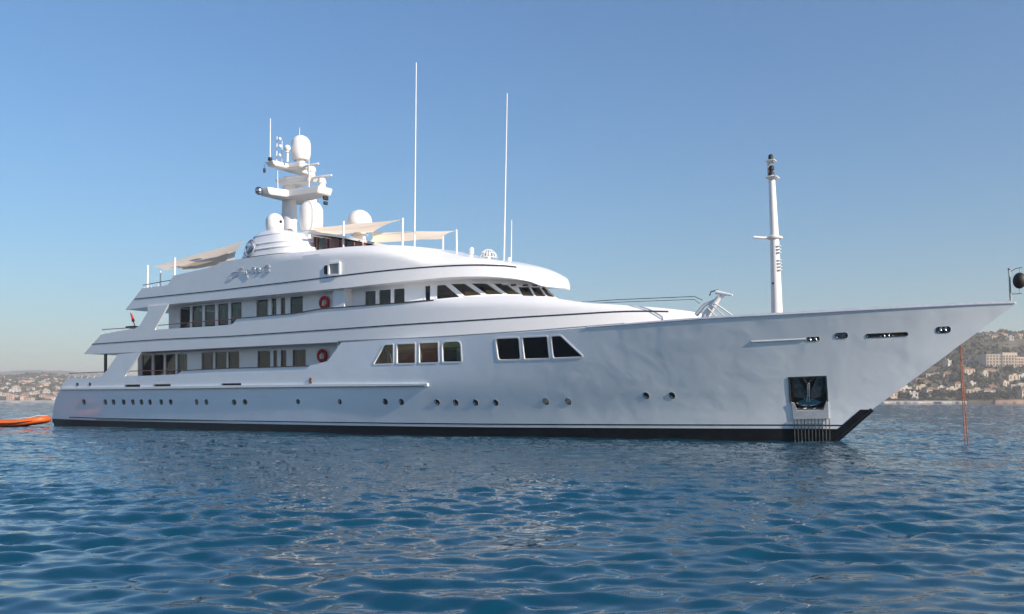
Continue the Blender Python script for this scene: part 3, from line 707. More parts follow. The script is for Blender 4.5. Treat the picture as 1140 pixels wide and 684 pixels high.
for i_ in (1, 3, 5):
    xa_, xf_, yy_, z_ = lay[i_]; P_ = []
    for k in range(64):
        q = 2*math.pi*k/64; c, s_ = math.cos(q), math.sin(q); P_.append(((xa_+xf_)/2+(xf_-xa_)/2*math.copysign(abs(c)**.62, c), yy_*math.copysign(abs(s_)**.45, s_), z_-.02))
    MB().tube(P_+P_[:1], .05, 8).build('arch_ledge', M['white'], arch)
    MB().tube([(x, y, z-.075) for x, y, z in P_+P_[:1]], .022, 6).build('arch_groove', M['crest'], arch)
cr = on_y(281,277,-4.30)
cst = MB().torus((cr.x,-4.46,cr.z), .46, .055, (0,-1,.25), (0,.25,1), 32, 8, .74).build('crest_ring', M['crest'], arch)
S_ = [(cr.x+.24*math.sin(a*2.2)-.12*(a-1), -4.46-.02, cr.z+.32-.64*a/2) for a in np.linspace(0, 2, 12)]
MB().tube(S_, .075, 8).build('crest_swash', M['crest'], arch)
MB().tube([(cr.x-.2,-4.45,cr.z-.18),(cr.x,-4.45,cr.z-.02),(cr.x+.24,-4.46,cr.z+.10)], .05, 8).build('crest_swash', M['crest'], arch)
def pxm(P): return float(project(np.array(P))[2])/FPX        # metres per photo pixel at a point
def dome(name, px, ytop, ybase, wpx, y, parent, shape='cyl'):
    b = on_y(px, ybase, y); k = pxm(b); r = wpx*k/2; h = (ybase-ytop)*k
    if shape == 'ball':
        prof = [(r*.75,0)]+[(max(.002, r*math.cos(a)), h-r+r*math.sin(a)) for a in np.linspace(max(-1.2, -math.asin(min(1,(h-r)/r)) if h < 2*r else -1.2), math.pi/2, 14)]
    else:
        e = min(r*1.0, h*.6); prof = [(r*.80,0),(r*.93,h*.10),(r,h*.25)]+[(max(.002, r*math.cos(a)), h-e+e*math.sin(a)) for a in np.linspace(0, math.pi/2, 10)]
    return MB().lathe(b, prof, 28).build(name, M['matt'], parent)
ah = on_y(322,256,0)
xm = ah.x; ztop = lay[-1][3]
mast = MB().lathe((xm,0,ztop-.35), [(.50,0),(.48,1.4),(.44,2.2),(.40,3.4),(.34,4.0)], 24, 1.15, .8).build('radar_mast', M['matt'], yacht)
k_ = pxm((xm,0,12))
zat = lambda px, py, y=0: on_y(px, py, y)
# lower crosstree: athwartships arm and forward platform
p0 = zat(328,220,-1.0); zc = zat(322,220).z
def slab(name, pts, z0, z1, parent, m='matt', taper=.85):
    k = len(pts); V = [(x, y, z1) for x, y in pts]; cx_ = sum(p[0] for p in pts)/k; cy_ = sum(p[1] for p in pts)/k
    V += [(cx_+(x-cx_)*taper, cy_+(y-cy_)*taper, z0) for x, y in pts]
    o = link(name, V, [tuple(range(k)), tuple(range(2*k-1, k-1, -1))]+[(i, i+k, (i+1) % k+k, (i+1) % k) for i in range(k)], M[m], parent, smooth=False)
    bm = bmesh.new(); bm.from_mesh(o.data); bmesh.ops.bevel(bm, geom=bm.edges[:], offset=.04, segments=2, affect='EDGES'); bmesh.ops.recalc_face_normals(bm, faces=bm.faces[:]); bm.to_mesh(o.data); bm.free(); return o
xs0 = zat(294,218,-2.6).x
slab('crosstree', [(xm-.5,-1.95),(xm+.35,-1.95),(xm+.75,-.8),(xm+3.1,-.55),(xm+3.1,.55),(xm+.75,.8),(xm+.35,1.95),(xm-.5,1.95)], zc-.20, zc+.20, mast, taper=.93)
MB().ball((xm-.1,-2.2,zc-.02), .24, 14, 8).build('camera_ball', M['steel'], mast)
MB().ball((xm-.1,2.2,zc-.02), .24, 14, 8).build('camera_ball', M['steel'], mast)
def radar(x, y, z, half, ang, parent):
    b = MB().lathe((x,y,z), [(.22,0),(.20,.25),(.26,.30),(.24,.55),(.10,.62)], 16).build('radar_scanner', M['matt'], parent)
    MB().box((x,y,z+.70), (.12, 2*half, .12), .04, rz=ang).build('scanner_bar', M['matt'], b)
radar(xm+2.75, 0, zc+.16, .72, R(-82), mast)
MB().box((xm+3.05,0,zc-.42), (.16,.34,.24), .04).build('navigation_light', M['dark'], mast)
MB().box((xm+3.05,0,zc-.72), (.16,.26,.20), .04).build('navigation_light', M['dark'], mast)
zm = zat(325,204).z
slab('radar_platform', [(xm-.45,-.8),(xm+.5,-.7),(xm+2.2,-.4),(xm+2.2,.4),(xm+.5,.7),(xm-.45,.8)], zm-.16, zm+.16, mast, taper=.8)
radar(xm+1.9, 0, zm+.14, .55, R(-86), mast)
zt = zat(320,188).z
slab('crosstree', [(xm-.4,-1.55),(xm+.3,-1.55),(xm+.5,-.6),(xm+1.4,-.4),(xm+1.4,.4),(xm+.5,.6),(xm+.3,1.55),(xm-.4,1.55)], zt-.16, zt+.10, mast, taper=.88)
for yy in (-1.42, 1.42): MB().box((xm-.05,yy,zt+.24), (.2,.2,.2), .04).build('navigation_light', M['dark'], mast)
def whip(name, pt, pb_, y, r, parent, m='matt', r1=None):
    a, b = on_y(*pb_, y), on_y(*pt, y); return MB().tube([a, b], r, 8, r1 or r*.6).build(name, M[m], parent)
whip('whip_antenna', (301,132), (300.6,183), -1.2, .035, mast); whip('whip_antenna', (308.4,152), (308,184), -.9, .035, mast); whip('whip_antenna', (309,190), (309.5,214), -1.3, .025, mast)
whip('whip_antenna', (314,157), (314,182), -.8, .03, mast); whip('whip_antenna', (344,178), (344,212), -.4, .03, mast); whip('whip_antenna', (333.5,142), (333.5,154), 0, .02, mast)
dm = dome('radome', 335, 151, 178.5, 21.5, 0, mast)
nk = on_y(335,178.5,0); MB().lathe((nk.x,nk.y,nk.z-.42), [(.38,0),(.22,.2),(.30,.44)], 16).build('radome_neck', M['matt'], mast)
dome('satellite_dome', 320, 161.5, 170, 7, -.8, mast, 'ball'); b_ = on_y(320,170,-.8); MB().tube([(b_.x,b_.y,b_.z+.02),(b_.x+.0,b_.y,zt+.1)], .06, 8).build('dome_post', M['matt'], mast)
for px_, py_ in ((311.5,155),(311.8,163),(311.5,173)): q = on_y(px_, py_, -.9); MB().ball(q, .10, 12, 8).build('sensor_ball', M['matt'], mast)
q = on_y(294.4,190,-1.45); MB().box(q, (.12,.12,.26), .03).build('signal_lamp', M['dark'], mast); MB().tube([(q.x,q.y,q.z+.1),(q.x,q.y,zt)], .012, 6).build('lamp_line', M['dsteel'], mast)
b1 = dome('radome', 346.5, 223.5, 258, 26, -.9, arch); b2 = dome('radome', 306, 237.8, 257.5, 20, -2.2, arch); b3 = dome('radome', 400.5, 234, 262, 27.5, 1.6, yacht, 'ball')
q = on_y(312.6,248.4,-2.45); MB().ball((q.x+.28,q.y-.25,q.z), .09, 10, 8).build('port_light', M['dark'], b2)
q = on_y(400.5,262,1.6); MB().lathe((q.x,q.y,8.5), [(.35,0),(.35,q.z-8.5+.05)], 16).build('radome_post', M['matt'], b3)
# bar house of varnished wood under a hardtop
hx0, hx1 = on_y(349,272,-2.9).x, on_y(404,270,-2.9).x; hz1 = on_y(360,262,-2.9).z
hz2 = on_y(404,271,-2.9).z
bar = prism('sun_deck_bar', [(hx0,-2.9,8.4),(hx1,-2.9,8.4),(hx1,-2.9,hz2),(hx0,-2.9,hz1)], (0,5.8,0), M['teak'], yacht)
for a, b, yt, yb, g in ((354,362,265.5,277,'teal'),(366,376,266.5,276.5,'teak'),(386,392,269,276,'teal')):
    A_, B_ = on_y(a, yt, -2.93), on_y(b, yb, -2.93)
    MB().box(((A_.x+B_.x)/2, -2.905, (A_.z+B_.z)/2), (B_.x-A_.x, .03, A_.z-B_.z), .01).build('pane' if g == 'teal' else 'door', M[g], bar)
for a in (349.6,353,364,377,384,394,403):
    A_ = on_y(a, 270, -2.95); zt_ = hz1+(hz2-hz1)*(A_.x-hx0)/(hx1-hx0); MB().box((A_.x, -2.93, (8.6+zt_)/2), (.10,.06,zt_-8.6), .02).build('bar_post', M['teak'], bar)
V = []; F = []; nh = 24
for i in range(nh+1):
    t = i/nh; px_ = 343+(421-343)*t; pyt = 258.2+ (t**1.6)*13.2; p = on_y(px_, pyt, -3.1)
    hwd = 3.1*(1-.35*max(0, t-.6)/.4)
    V += [(p.x,-hwd,p.z),(p.x,hwd,p.z),(p.x,hwd,p.z-.13),(p.x,-hwd,p.z-.13)]
for i in range(nh):
    for k in range(4): F.append((4*i+k, 4*i+(k+1) % 4, 4*i+4+(k+1) % 4, 4*i+4+k))
F += [(3,2,1,0), (4*nh,4*nh+1,4*nh+2,4*nh+3)]
hard = link('hardtop', V, F, M['matt'], yacht, ang=40)
A_ = on_y(331,257,-2.2); B_ = on_y(349,279,-2.2)
MB().box(((A_.x+B_.x)/2+.1, 0, (8.4+A_.z)/2-.12), (B_.x-A_.x, 5.2, A_.z-8.4-.1), .12).build('stair_house', M['white'], yacht)
# shade sails
def sail(name, a, b, c, d, parent, sag=.10, n=14, lift=.15):
    a, b, c, d = [Vector(v) for v in (a, b, c, d)]; V = []; F = []
    for i in range(n+1):
        for j in range(n+1):
            u, v = i/n, j/n; q = lambda t: 4*t*(1-t)*sag
            uu = u; vv = v
            # pull edges inwards so they hang in curves
            vv = v+(0.5-v)*q(u)*1.6; uu = u+(0.5-u)*q(v)*1.6
            p = a*(1-uu)*(1-vv)+b*uu*(1-vv)+c*uu*vv+d*(1-uu)*vv; p.z -= lift*16*u*(1-u)*v*(1-v)+.02*math.sin(9*u+5*v)
            V.append(p)
    id_ = lambda i, j: i*(n+1)+j
    for i in range(n):
        for j in range(n): F.append((id_(i,j), id_(i+1,j), id_(i+1,j+1), id_(i,j+1)))
    return link(name, V, F, M['canvas'], parent, ang=60)
sail('shade_sail', on_y(347,253.5,-2.6), on_y(448.5,244.2,-3.0), on_y(415,258.5,1.6), on_y(349,263,1.4), yacht, .06)
sail('shade_sail', on_y(412,258.6,-2.6), on_y(508,256.8,-2.3), on_y(493,266.2,1.6), on_y(410,271,1.6), yacht, .06)
sail('shade_sail', on_y(170.5,297,-2.6), on_y(272,268,-2.8), on_y(262,290,2.6), on_y(181,301.5,2.4), yacht, .05, lift=.25)
sail('shade_sail', on_y(200,297,-1.0), on_y(258,277,-1.0), on_y(252,296,2.8), on_y(202,302,2.8), yacht, .05, lift=.1)
def pole(pt, pb_, y, r=.06, zb=None): 
    a, b = on_y(*pt, y), on_y(*pb_, y); b.z = zb if zb else b.z
    return MB().tube([b, a], r, 10).build('awning_pole', M['white'], yacht)
pole((382.5,246.5),(382.5,276),-3.0); pole((448.2,243),(448,274),-3.0); pole((508,255.8),(508.4,284),-2.4,.05); pole((493.2,263),(493.2,282),1.5,.05); pole((404,264),(404,276),-2.9,.03)
pole((164.5,295.5),(164,314),-2.7,.06,8.4); pole((194.8,287),(194.3,306),-2.6,.06,8.4); pole((178.6,302),(178.8,311),2.4,.05,8.4)
whip('whip_antenna', (463.4,70), (461.4,275), -2.2, .042, yacht, r1=.022); whip('whip_antenna', (564.6,104), (561,294), -.6, .042, yacht, r1=.022); whip('whip_antenna', (569.6,245), (569,294), -.4, .03, yacht)
for px_, yt, yb, y in ((525,275.5,288,-1.2),(567,286.5,294,-.6)):
    a, b = on_y(px_, yt, y), on_y(px_, yb, y); MB().lathe(b, [(.05,0),(.06,(a.z-b.z)*.4),(.12,(a.z-b.z)*.45),(.12,(a.z-b.z)*.9),(.05,a.z-b.z)], 12).build('deck_lantern', M['white'], yacht)
q = on_y(544,290,-.6); cage = MB()
for k in range(8):
    a = math.pi*k/8; cage.tube([(q.x+.42*math.cos(t)*math.cos(a), q.y+.42*math.cos(t)*math.sin(a), q.z+.12+.42*math.sin(t)) for t in np.linspace(0, math.pi, 14)], .018, 5)
for zz in (.0,.22,.36):
    rr = math.sqrt(max(0, .42**2-zz**2)); cage.torus((q.x,q.y,q.z+.12+zz), rr, .018, (0,0,1), (1,0,0), 24, 5)
cg = cage.build('cage_dome', M['matt'], yacht); MB().ball((q.x,q.y,q.z+.25), .14, 12, 8).build('cage_lamp', M['lightplate'], cg); MB().lathe((q.x,q.y,q.z-.3), [(.1,0),(.1,.5)], 10).build('cage_post', M['matt'], cg)

# ------------------------------------------------------------------ fore deck: mast, crane, rails, jackstaff
fb = on_y(866,352,0); ft = on_y(859,196,0); kf = pxm(fb)
fm = MB().tube([(fb.x,0,4.1),(fb.x+(ft.x-fb.x)*.5,0,(fb.z+ft.z)/2),(ft.x,0,ft.z)], .25, 20, .13).build('foremast', M['matt'], yacht)
fx = lambda py: fb.x+(ft.x-fb.x)*(352-py)/156
zf = lambda py: on_y(862, py, 0).z
slab('mast_platform', [(fx(198)-.2,-.33),(fx(198)+.3,-.28),(fx(198)+.3,.28),(fx(198)-.2,.33)], zf(199.5), zf(197), fm, taper=.8)
MB().lathe((fx(190),0,zf(197)), [(.07,0),(.12,.04),(.12,.18),(.07,.22),(.07,.27),(.12,.31),(.12,.44),(.06,.48)], 14).build('masthead_light', M['dark'], fm)
MB().tube([(fx(190)-.16,.1,zf(197)),(fx(190)-.16,.1,zf(180))], .05, 8).build('lamp_post', M['matt'], fm)
slab('mast_platform', [(fx(180)-.2,-.26),(fx(180)+.22,-.22),(fx(180)+.22,.22),(fx(180)-.2,.26)], zf(180.5), zf(178.2), fm, taper=.8)
MB().lathe((fx(175),0,zf(178.2)), [(.06,0),(.10,.03),(.10,.2),(.05,.25)], 14).build('masthead_light', M['dark'], fm)
zc_ = zf(265); MB().tube([(fx(265)-.72,-.50,zc_+.03),(fx(265)-.4,-.28,zc_),(fx(265),0,zc_),(fx(265)+.28,.19,zc_)], .05, 10).build('yardarm', M['matt'], fm)
MB().lathe((fx(265),0,zc_-.08), [(.21,0),(.30,.05),(.30,.12),(.2,.16)], 16).build('yard_collar', M['matt'], fm)
for k in range(7): 
    py_ = 275+k*3.6+ (k>2)*5; MB().box((fx(py_)+.20,-.10,zf(py_)), (.16,.16,.035), .01).build('mast_step', M['matt'], fm)
q = on_y(860.5,315.5,-.22); MB().ball(q, .05, 8, 6).build('mast_fitting', M['dark'], fm)
Y_ = -2.0
cb = on_y(786,351,Y_); ct = on_y(801,331,Y_)
crane = MB().tube([(cb.x-.3,Y_,cb.z-1.0),(cb.x,Y_,cb.z),(cb.x+(ct.x-cb.x)*.5,Y_,(cb.z+ct.z)/2),ct], .20, 12, .11).build('deck_crane', M['matt'], yacht)
a, b = on_y(797,325.5,Y_), on_y(815.5,328.8,Y_)
MB().tube([a, a*.65+b*.35, a*.3+b*.7, b], .09, 10, .04).build('crane_head', M['white'], crane)
MB().tube([on_y(801,332,Y_), on_y(806,327.5,Y_)], .08, 8).build('crane_joint', M['lightplate'], crane)
MB().tube([on_y(790,329.5,Y_), on_y(791.5,325,Y_), on_y(799,323,Y_)], .025, 6).build('crane_hose', M['dark'], crane)
for a, b in (((788,343),(799,354)),((793,340),(808.5,354)),((796,338),(816,352))): MB().tube([on_y(*a,Y_-.15), on_y(*b,Y_-.15)], .035, 8).build('crane_strut', M['matt'], crane)
MB().tube([on_y(775,351,Y_), on_y(784,340,Y_), on_y(797,334,Y_)], .10, 8, .06).build('crane_arm', M['matt'], crane)
rl = MB().tube([on_y(648,336.5,-2.9), on_y(690,333.8,-2.6), on_y(773,330.4,-2.0), on_y(782,334.5,-2.0)], .02, 6).build('gangway_rail', M['steel'], yacht)
MB().tube([on_y(648,338.2,-2.9), on_y(690,336.6,-2.6), on_y(773,333.6,-2.0), on_y(779,338.5,-2.0)], .015, 6).build('lower_rail', M['steel'], rl)
MB().tube([on_y(648,335.5,-2.9), on_y(648,339.5,-2.9)], .02, 6).build('stanchion', M['steel'], rl)
j0, j1 = on_y(1126,337,0), on_y(1123.4,300,0)
js = MB().tube([(j0.x-.02,0,j0.z-.06), j1], .035, 10, .03).build('jackstaff', M['dsteel'], yacht)
MB().ball(j1, .05, 10, 8).build('truck_ball', M['dsteel'], js)
MB().tube([on_y(1128.3,301,0), on_y(1130.5,299,0), on_y(1138,298,0)], .012, 6).build('bracket', M['dsteel'], js)
MB().tube([on_y(1127.5,327.5,0), on_y(1138,327,0)], .012, 6).build('bracket', M['dsteel'], js)
MB().tube([on_y(1123.6,303,0), on_y(1128.3,301,0)], .012, 6).build('bracket', M['dsteel'], js); MB().tube([on_y(1125.4,328,0), on_y(1127.5,327.5,0)], .012, 6).build('bracket', M['dsteel'], js)
q = on_y(1108,338,-.3); MB().box((q.x,q.y+.2,q.z+.02), (.5,.12,.08), .03).build('bow_chock', M['white'], yacht)

# ------------------------------------------------------------------ loose things on and around the yacht
ball = tag(empty('day_shape'), "black ball day shape hanging from the jackstaff at the tip of the bow", "day shape")
q = on_y(1135,312.6,0); MB().lathe((q.x,q.y,q.z), [(max(.002,.22*math.cos(a)), .29*math.sin(a)) for a in np.linspace(-math.pi/2, math.pi/2, 16)], 24).build('ball', M['blackball'], ball)
MB().tube([on_y(1135,298.2,0), on_y(1135,327,0)], .010, 6).build('halyard', M['dsteel'], ball)
def lifebuoy(sk, px, py, label, off):
    e = tag(empty('lifebuoy'), label, 'lifebuoy', 'lifebuoys on the deckhouse walls'); c = sk.p3(*sk.at(px, py), off)
    MB().torus(c, .27, .085, (0,-1,0), (0,0,1), 36, 12).build('ring', M['red'], e)
    MB().tube([(c[0]-.02,c[1]-.05,c[2]-.16),(c[0],c[1]-.07,c[2]+.02),(c[0]+.03,c[1]-.05,c[2]+.14)], .075, 10, .03).build('light', M['rope'], e)
    return e
lifebuoy(WALLB, 362.8, 337.4, "red lifebuoy on the upper deck wall above the other lifebuoy, beside the bright screen", .12)
l2 = lifebuoy(WALLA, 360.4, 396.4, "red lifebuoy with a coiled line on the main deck wall, below the other", .12)
c = WALLA.p3(*WALLA.at(360.4,396.8), .14)
MB().torus(c, .12, .04, (0,-1,0), (0,0,1), 20, 8).build('rope_coil', M['rope'], l2)
flag = tag(empty('ensign'), "furled dark red ensign on a leaning staff at the upper deck's stern rail", "flag")
a, b = on_y(150.5,364,-3.0), on_y(145,348.5,-3.0)
MB().tube([a, b], .03, 8).build('staff', M['teak'], flag)
MB().tube([a*.5+b*.5+Vector((.06,0,-.1)), a*.3+b*.7+Vector((.09,0,-.05)), a*.08+b*.92+Vector((.05,0,0))], .10, 8, .05).build('cloth', M['red'], flag)
MB().box((a.x-.25,-3.0,a.z-.02), (.9,.5,.14), .05).build('staff_base', M['dark'], flag)
chain = tag(empty('anchor_chain'), "rusty red anchor chain hanging from the bow stem straight down into the water", "chain")
for dx in (-.05, .06):
    a = on_y(1069+dx*8, 384.5, 0); b = on_y(1076.5+dx*30, 494, -.12+dx); b.z = -.3; n_l = 110; m_ = MB()
    for i in range(n_l):
        t = (i+.5)/n_l; p = Vector(a)*(1-t)+Vector(b)*t; ax = Vector((1,0,0)) if i % 2 else Vector((0,1,0))
        m_.torus(p, .030, .010, ax, (Vector(a)-Vector(b)).normalized(), 10, 5, .62)
    m_.build('chain_links', M['rust'], chain)

# ------------------------------------------------------------------ the sea
def water_material():
    m = bpy.data.materials.new('sea water'); m.use_nodes = True; n = m.node_tree.nodes; l = m.node_tree.links; b = n["Principled BSDF"]
    b.inputs["Base Color"].default_value = (.002,.046,.082,1); b.inputs["Roughness"].default_value = .012; b.inputs["IOR"].default_value = 1.40
    tc = n.new("ShaderNodeTexCoord"); at = n.new("ShaderNodeAttribute"); at.attribute_name = "open_water"
    # fine wind ripple everywhere; out where the mesh is coarse the wavelets are carried by the shader instead
    n1 = n.new("ShaderNodeTexNoise"); n1.inputs["Scale"].default_value = 7.0; n1.inputs["Detail"].default_value = 3
    n2 = n.new("ShaderNodeTexNoise"); n2.inputs["Scale"].default_value = .9; n2.inputs["Detail"].default_value = 4; n2.inputs["Roughness"].default_value = .6
    b1 = n.new("ShaderNodeBump"); b1.inputs["Strength"].default_value = .035; b1.inputs["Distance"].default_value = .05
    b2 = n.new("ShaderNodeBump"); b2.inputs["Distance"].default_value = .55
    for q in (n1, n2): l.new(tc.outputs["Object"], q.inputs["Vector"])
    l.new(n1.outputs["Fac"], b1.inputs["Height"]); l.new(n2.outputs["Fac"], b2.inputs["Height"]); l.new(at.outputs["Fac"], b2.inputs["Strength"])
    l.new(b1.outputs[0], b2.inputs["Normal"]); l.new(b2.outputs[0], b.inputs["Normal"]); return m
def build_sea():
    NR, RMIN, RMAX = 1000, .5, 420.0
    r = RMIN*(RMAX/RMIN)**(np.arange(NR)/(NR-1)); r = np.concatenate([r, np.geomspace(RMAX*1.12, 6000, 28)])
    a0 = math.pi/2+TH; half = R(35)
    th = np.concatenate([np.linspace(a0-half, a0+half, 900), np.linspace(a0+half, a0-half+2*math.pi, 72)[1:-1]])
    nr, na = len(r), len(th)
    X = (CAM[0]+r[:, None]*np.cos(th)[None]).astype(np.float64); Y = CAM[1]+r[:, None]*np.sin(th)[None]
    Z = np.zeros_like(X); g = np.random.default_rng(21)
    N = 84; lam = np.geomspace(.17, 6.0, N)*g.uniform(.94, 1.06, N)
    wt = np.exp(-.5*((np.log(lam)-math.log(.54))/.72)**2)
    slope = WAVE_SLOPE*wt/np.sqrt(.5*np.sum(wt**2))
    lost = np.zeros(nr); base = TH-math.pi/2+R(12)
    for i in range(N):
        d_ = base+g.normal(0, .5); k = 2*math.pi/lam[i]; a = slope[i]/k
        fade = np.clip(lam[i]/(r*.0065*2.2)-.25, 0, 1)*np.clip((460-r)/120, 0, 1)
        lost += (1-fade**2)*slope[i]**2
        nz = np.nonzero(fade > 0)[0]
        if len(nz) == 0: continue
        e = nz[-1]+1; ph = k*(math.cos(d_)*X[:e]+math.sin(d_)*Y[:e])+g.uniform(0, 2*math.pi)
        c = np.cos(ph); Z[:e] += (a*fade[:e])[:, None]*(c+.18*np.cos(2*ph))
    # patches of stronger and weaker ripple, over a low slow swell
    pm = 1+.38*np.sin(.61*X+.27*Y+1)*np.sin(.47*Y-.29*X)+.30*np.sin(.17*X-.21*Y+2)+.14*np.sin(1.3*X+.8*Y)*np.sin(1.1*Y-.6*X)
    Z *= np.clip(pm, .35, 1.6); sw = np.clip((900-r)/500, 0, 1)[:, None]
    for L_w, a_w, d_w in ((5.2,.014,.3),(7.5,.020,-.25),(11,.026,.1)): Z += sw*a_w*np.cos(2*math.pi/L_w*(math.cos(base+d_w)*X+math.sin(base+d_w)*Y)+L_w)
    V = np.stack([X, Y, Z], -1).reshape(-1, 3); V = np.concatenate([V, [[CAM[0], CAM[1], 0]]])
    i, j = np.meshgrid(np.arange(nr-1), np.arange(na), indexing='ij'); j2 = (j+1) % na
    Q = np.stack([i*na+j, (i+1)*na+j, (i+1)*na+j2, i*na+j2], -1).reshape(-1, 4)
    jj = np.arange(na); T = np.stack([np.full(na, nr*na), jj, (jj+1) % na], -1)
    me = bpy.data.meshes.new('sea'); me.vertices.add(len(V)); me.vertices.foreach_set('co', V.astype(np.float32).ravel())
    nl = Q.size+T.size; me.loops.add(nl); me.loops.foreach_set('vertex_index', np.concatenate([Q.ravel(), T.ravel()]).astype(np.int32))
    me.polygons.add(len(Q)+len(T)); me.polygons.foreach_set('loop_start', np.concatenate([np.arange(len(Q))*4, Q.size+np.arange(len(T))*3]).astype(np.int32))
    me.update(calc_edges=True); me.validate(); me.shade_smooth(); me.materials.append(water_material())
    lv = np.sqrt(lost/np.sum(slope**2)); at_ = me.attributes.new('open_water', 'FLOAT', 'POINT')
    at_.data.foreach_set('value', np.concatenate([np.repeat(lv, na), [0]]).astype(np.float32))
    o = bpy.data.objects.new('sea', me); col.objects.link(o); o['kind'] = 'structure'; return o
WAVE_SLOPE = .142
build_sea()

# ------------------------------------------------------------------ the two shores
def bgp(px, Y, z=0.0):
    p = CAM[:2]+Y*(DV+(px-CX)/FPX*RV); return Vector((p[0], p[1], z))
def vnoise(x, y, seed, oct=4):
    g = np.random.default_rng(seed); o = 0; a = 1.0; s = 1.0
    for _ in range(oct):
        T_ = g.uniform(-1, 1, (64, 64)); xi, yi = np.floor(x*s), np.floor(y*s); fx_, fy_ = x*s-xi, y*s-yi; xi = xi.astype(int); yi = yi.astype(int)
        fx_ = fx_*fx_*(3-2*fx_); fy_ = fy_*fy_*(3-2*fy_); G = lambda i, j: T_[i % 64, j % 64]
        o = o+a*(G(xi,yi)*(1-fx_)*(1-fy_)+G(xi+1,yi)*fx_*(1-fy_)+G(xi,yi+1)*(1-fx_)*fy_+G(xi+1,yi+1)*fx_*fy_); a *= .5; s *= 2.03
    return o
class Hill:
    def __init__(s, px, crest, Y0, Y1, seed, rough=3.0):
        s.px, s.crest, s.Y0, s.Y1, s.seed, s.rough = np.array(px, float), np.array(crest, float), Y0, Y1, seed, rough
    def z(s, px, Y):
        px = np.asarray(px, float); Y = np.asarray(Y, float); c = np.interp(px, s.px, s.crest)*s.Y1/1000
        t = np.clip((Y-s.Y0)/(s.Y1-s.Y0), 0, 1.6); p = np.where(t < 1, 1-(1-np.minimum(t,1))**1.35, 1-.35*(t-1)**2)
        n = vnoise(px*.02*s.Y0/900+11, Y*.012, s.seed)*s.rough*np.minimum(1, t*4)
        return 1.2+c*p+n-1.6*(t <= 0)
    def build(s, name, m, n=180, k=46):
        P = np.linspace(s.px[0], s.px[-1], n); Yv = s.Y0+(s.Y1-s.Y0)*np.concatenate([[-.03, 0], np.linspace(.01, 1.55, k-2)])
        V = []; F = []
        for i, y in enumerate(Yv):
            zz = s.z(P, np.full(n, y)) if i else np.full(n, -1.0)
            wob = vnoise(P*.06, P*0+i*.3, s.seed+5)*(s.Y1-s.Y0)*.012
            for j in range(n):
                q = bgp(P[j], y+wob[j]); V.append((q.x, q.y, zz[j]))
        for i in range(k-1):
            for j in range(n-1): F.append((i*n+j, i*n+j+1, (i+1)*n+j+1, (i+1)*n+j))
        o = link(name, V, F, m, None, ang=80); o['kind'] = 'structure'; return o
M['scrub'] = mat('hillside scrub and earth', (.095,.082,.047), .9, var=.5, vscale=.05)
M['sand'] = mat('beach sand', (.36,.22,.14), .9, var=.25, vscale=.08)
M['quay'] = mat('pale quay stone', (.42,.38,.33), .9, var=.25, vscale=.1)
M['wood'] = mat('far tree foliage', (.050,.050,.024), .9, var=.75, vscale=.09)
M['leaf'] = mat('pine foliage', (.036,.050,.022), .8, var=.5, vscale=.5)
M['bark'] = mat('bark', (.09,.06,.04), .9, var=.3, vscale=2)
M['wallA'] = mat('white render', (.52,.47,.41), .85, var=.06, vscale=.3)
M['wallB'] = mat('cream render', (.50,.40,.30), .85, var=.08, vscale=.3)
M['wallC'] = mat('pink render', (.58,.38,.29), .85, var=.08, vscale=.3)
M['wallD'] = mat('grey render', (.42,.39,.36), .85, var=.08, vscale=.3)
M['tile'] = mat('terracotta tiles', (.25,.135,.085), .85, var=.3, vscale=.6)
M['flat'] = mat('pale flat roof', (.48,.45,.41), .9, var=.15, vscale=.4)
M['shut'] = mat('dark window', (.03,.035,.04), .2, var=.4, vscale=.4)
HR = Hill([820,900,985,1040,1090,1115,1140,1220,1400,1700], [14,26,48,62,73,75,73.5,70,80,60], 900, 1330, 3, 2.2)
HL = Hill([-420,-200,-60,-20,0,18,38,60,80,160,300,460], [18,23,25,26.5,26,26.5,29.5,27.5,24,22,16,6], 1600, 2350, 9, 2.5)
HF = Hill([-700,-350,-40,20,60,120,260,420], [12,28,31,34.5,34,31,23,7], 4500, 4950, 14, 5)
HR.build('hillside', M['scrub']); HL.build('hillside', M['scrub']); HF.build('far_ridge', M['scrub'], 90, 24)
def strip(name, px0, px1, Y, dy, z0, z1, m, n=60):
    V = []; F = []; P = np.linspace(px0, px1, n); w_ = vnoise(P*.08, P*0, 5)*dy*.25
    for j in range(n):
        for y, z in ((Y+w_[j], -.6), (Y+w_[j], z0), (Y+dy, z1)): q = bgp(P[j], y); V.append((q.x, q.y, z))
    for j in range(n-1):
        for k in range(2): F.append((3*j+k, 3*j+3+k, 3*j+4+k, 3*j+1+k))
    o = link(name, V, F, m, None, smooth=False); o['kind'] = 'structure'; return o
strip('beach', 1108, 1300, 884, 22, .4, 3.2, M['sand']); strip('quay', 940, 1076, 886, 16, 1.2, 2.2, M['quay']); strip('beach', -300, 300, 1575, 32, .8, 3.4, M['quay'], 120)

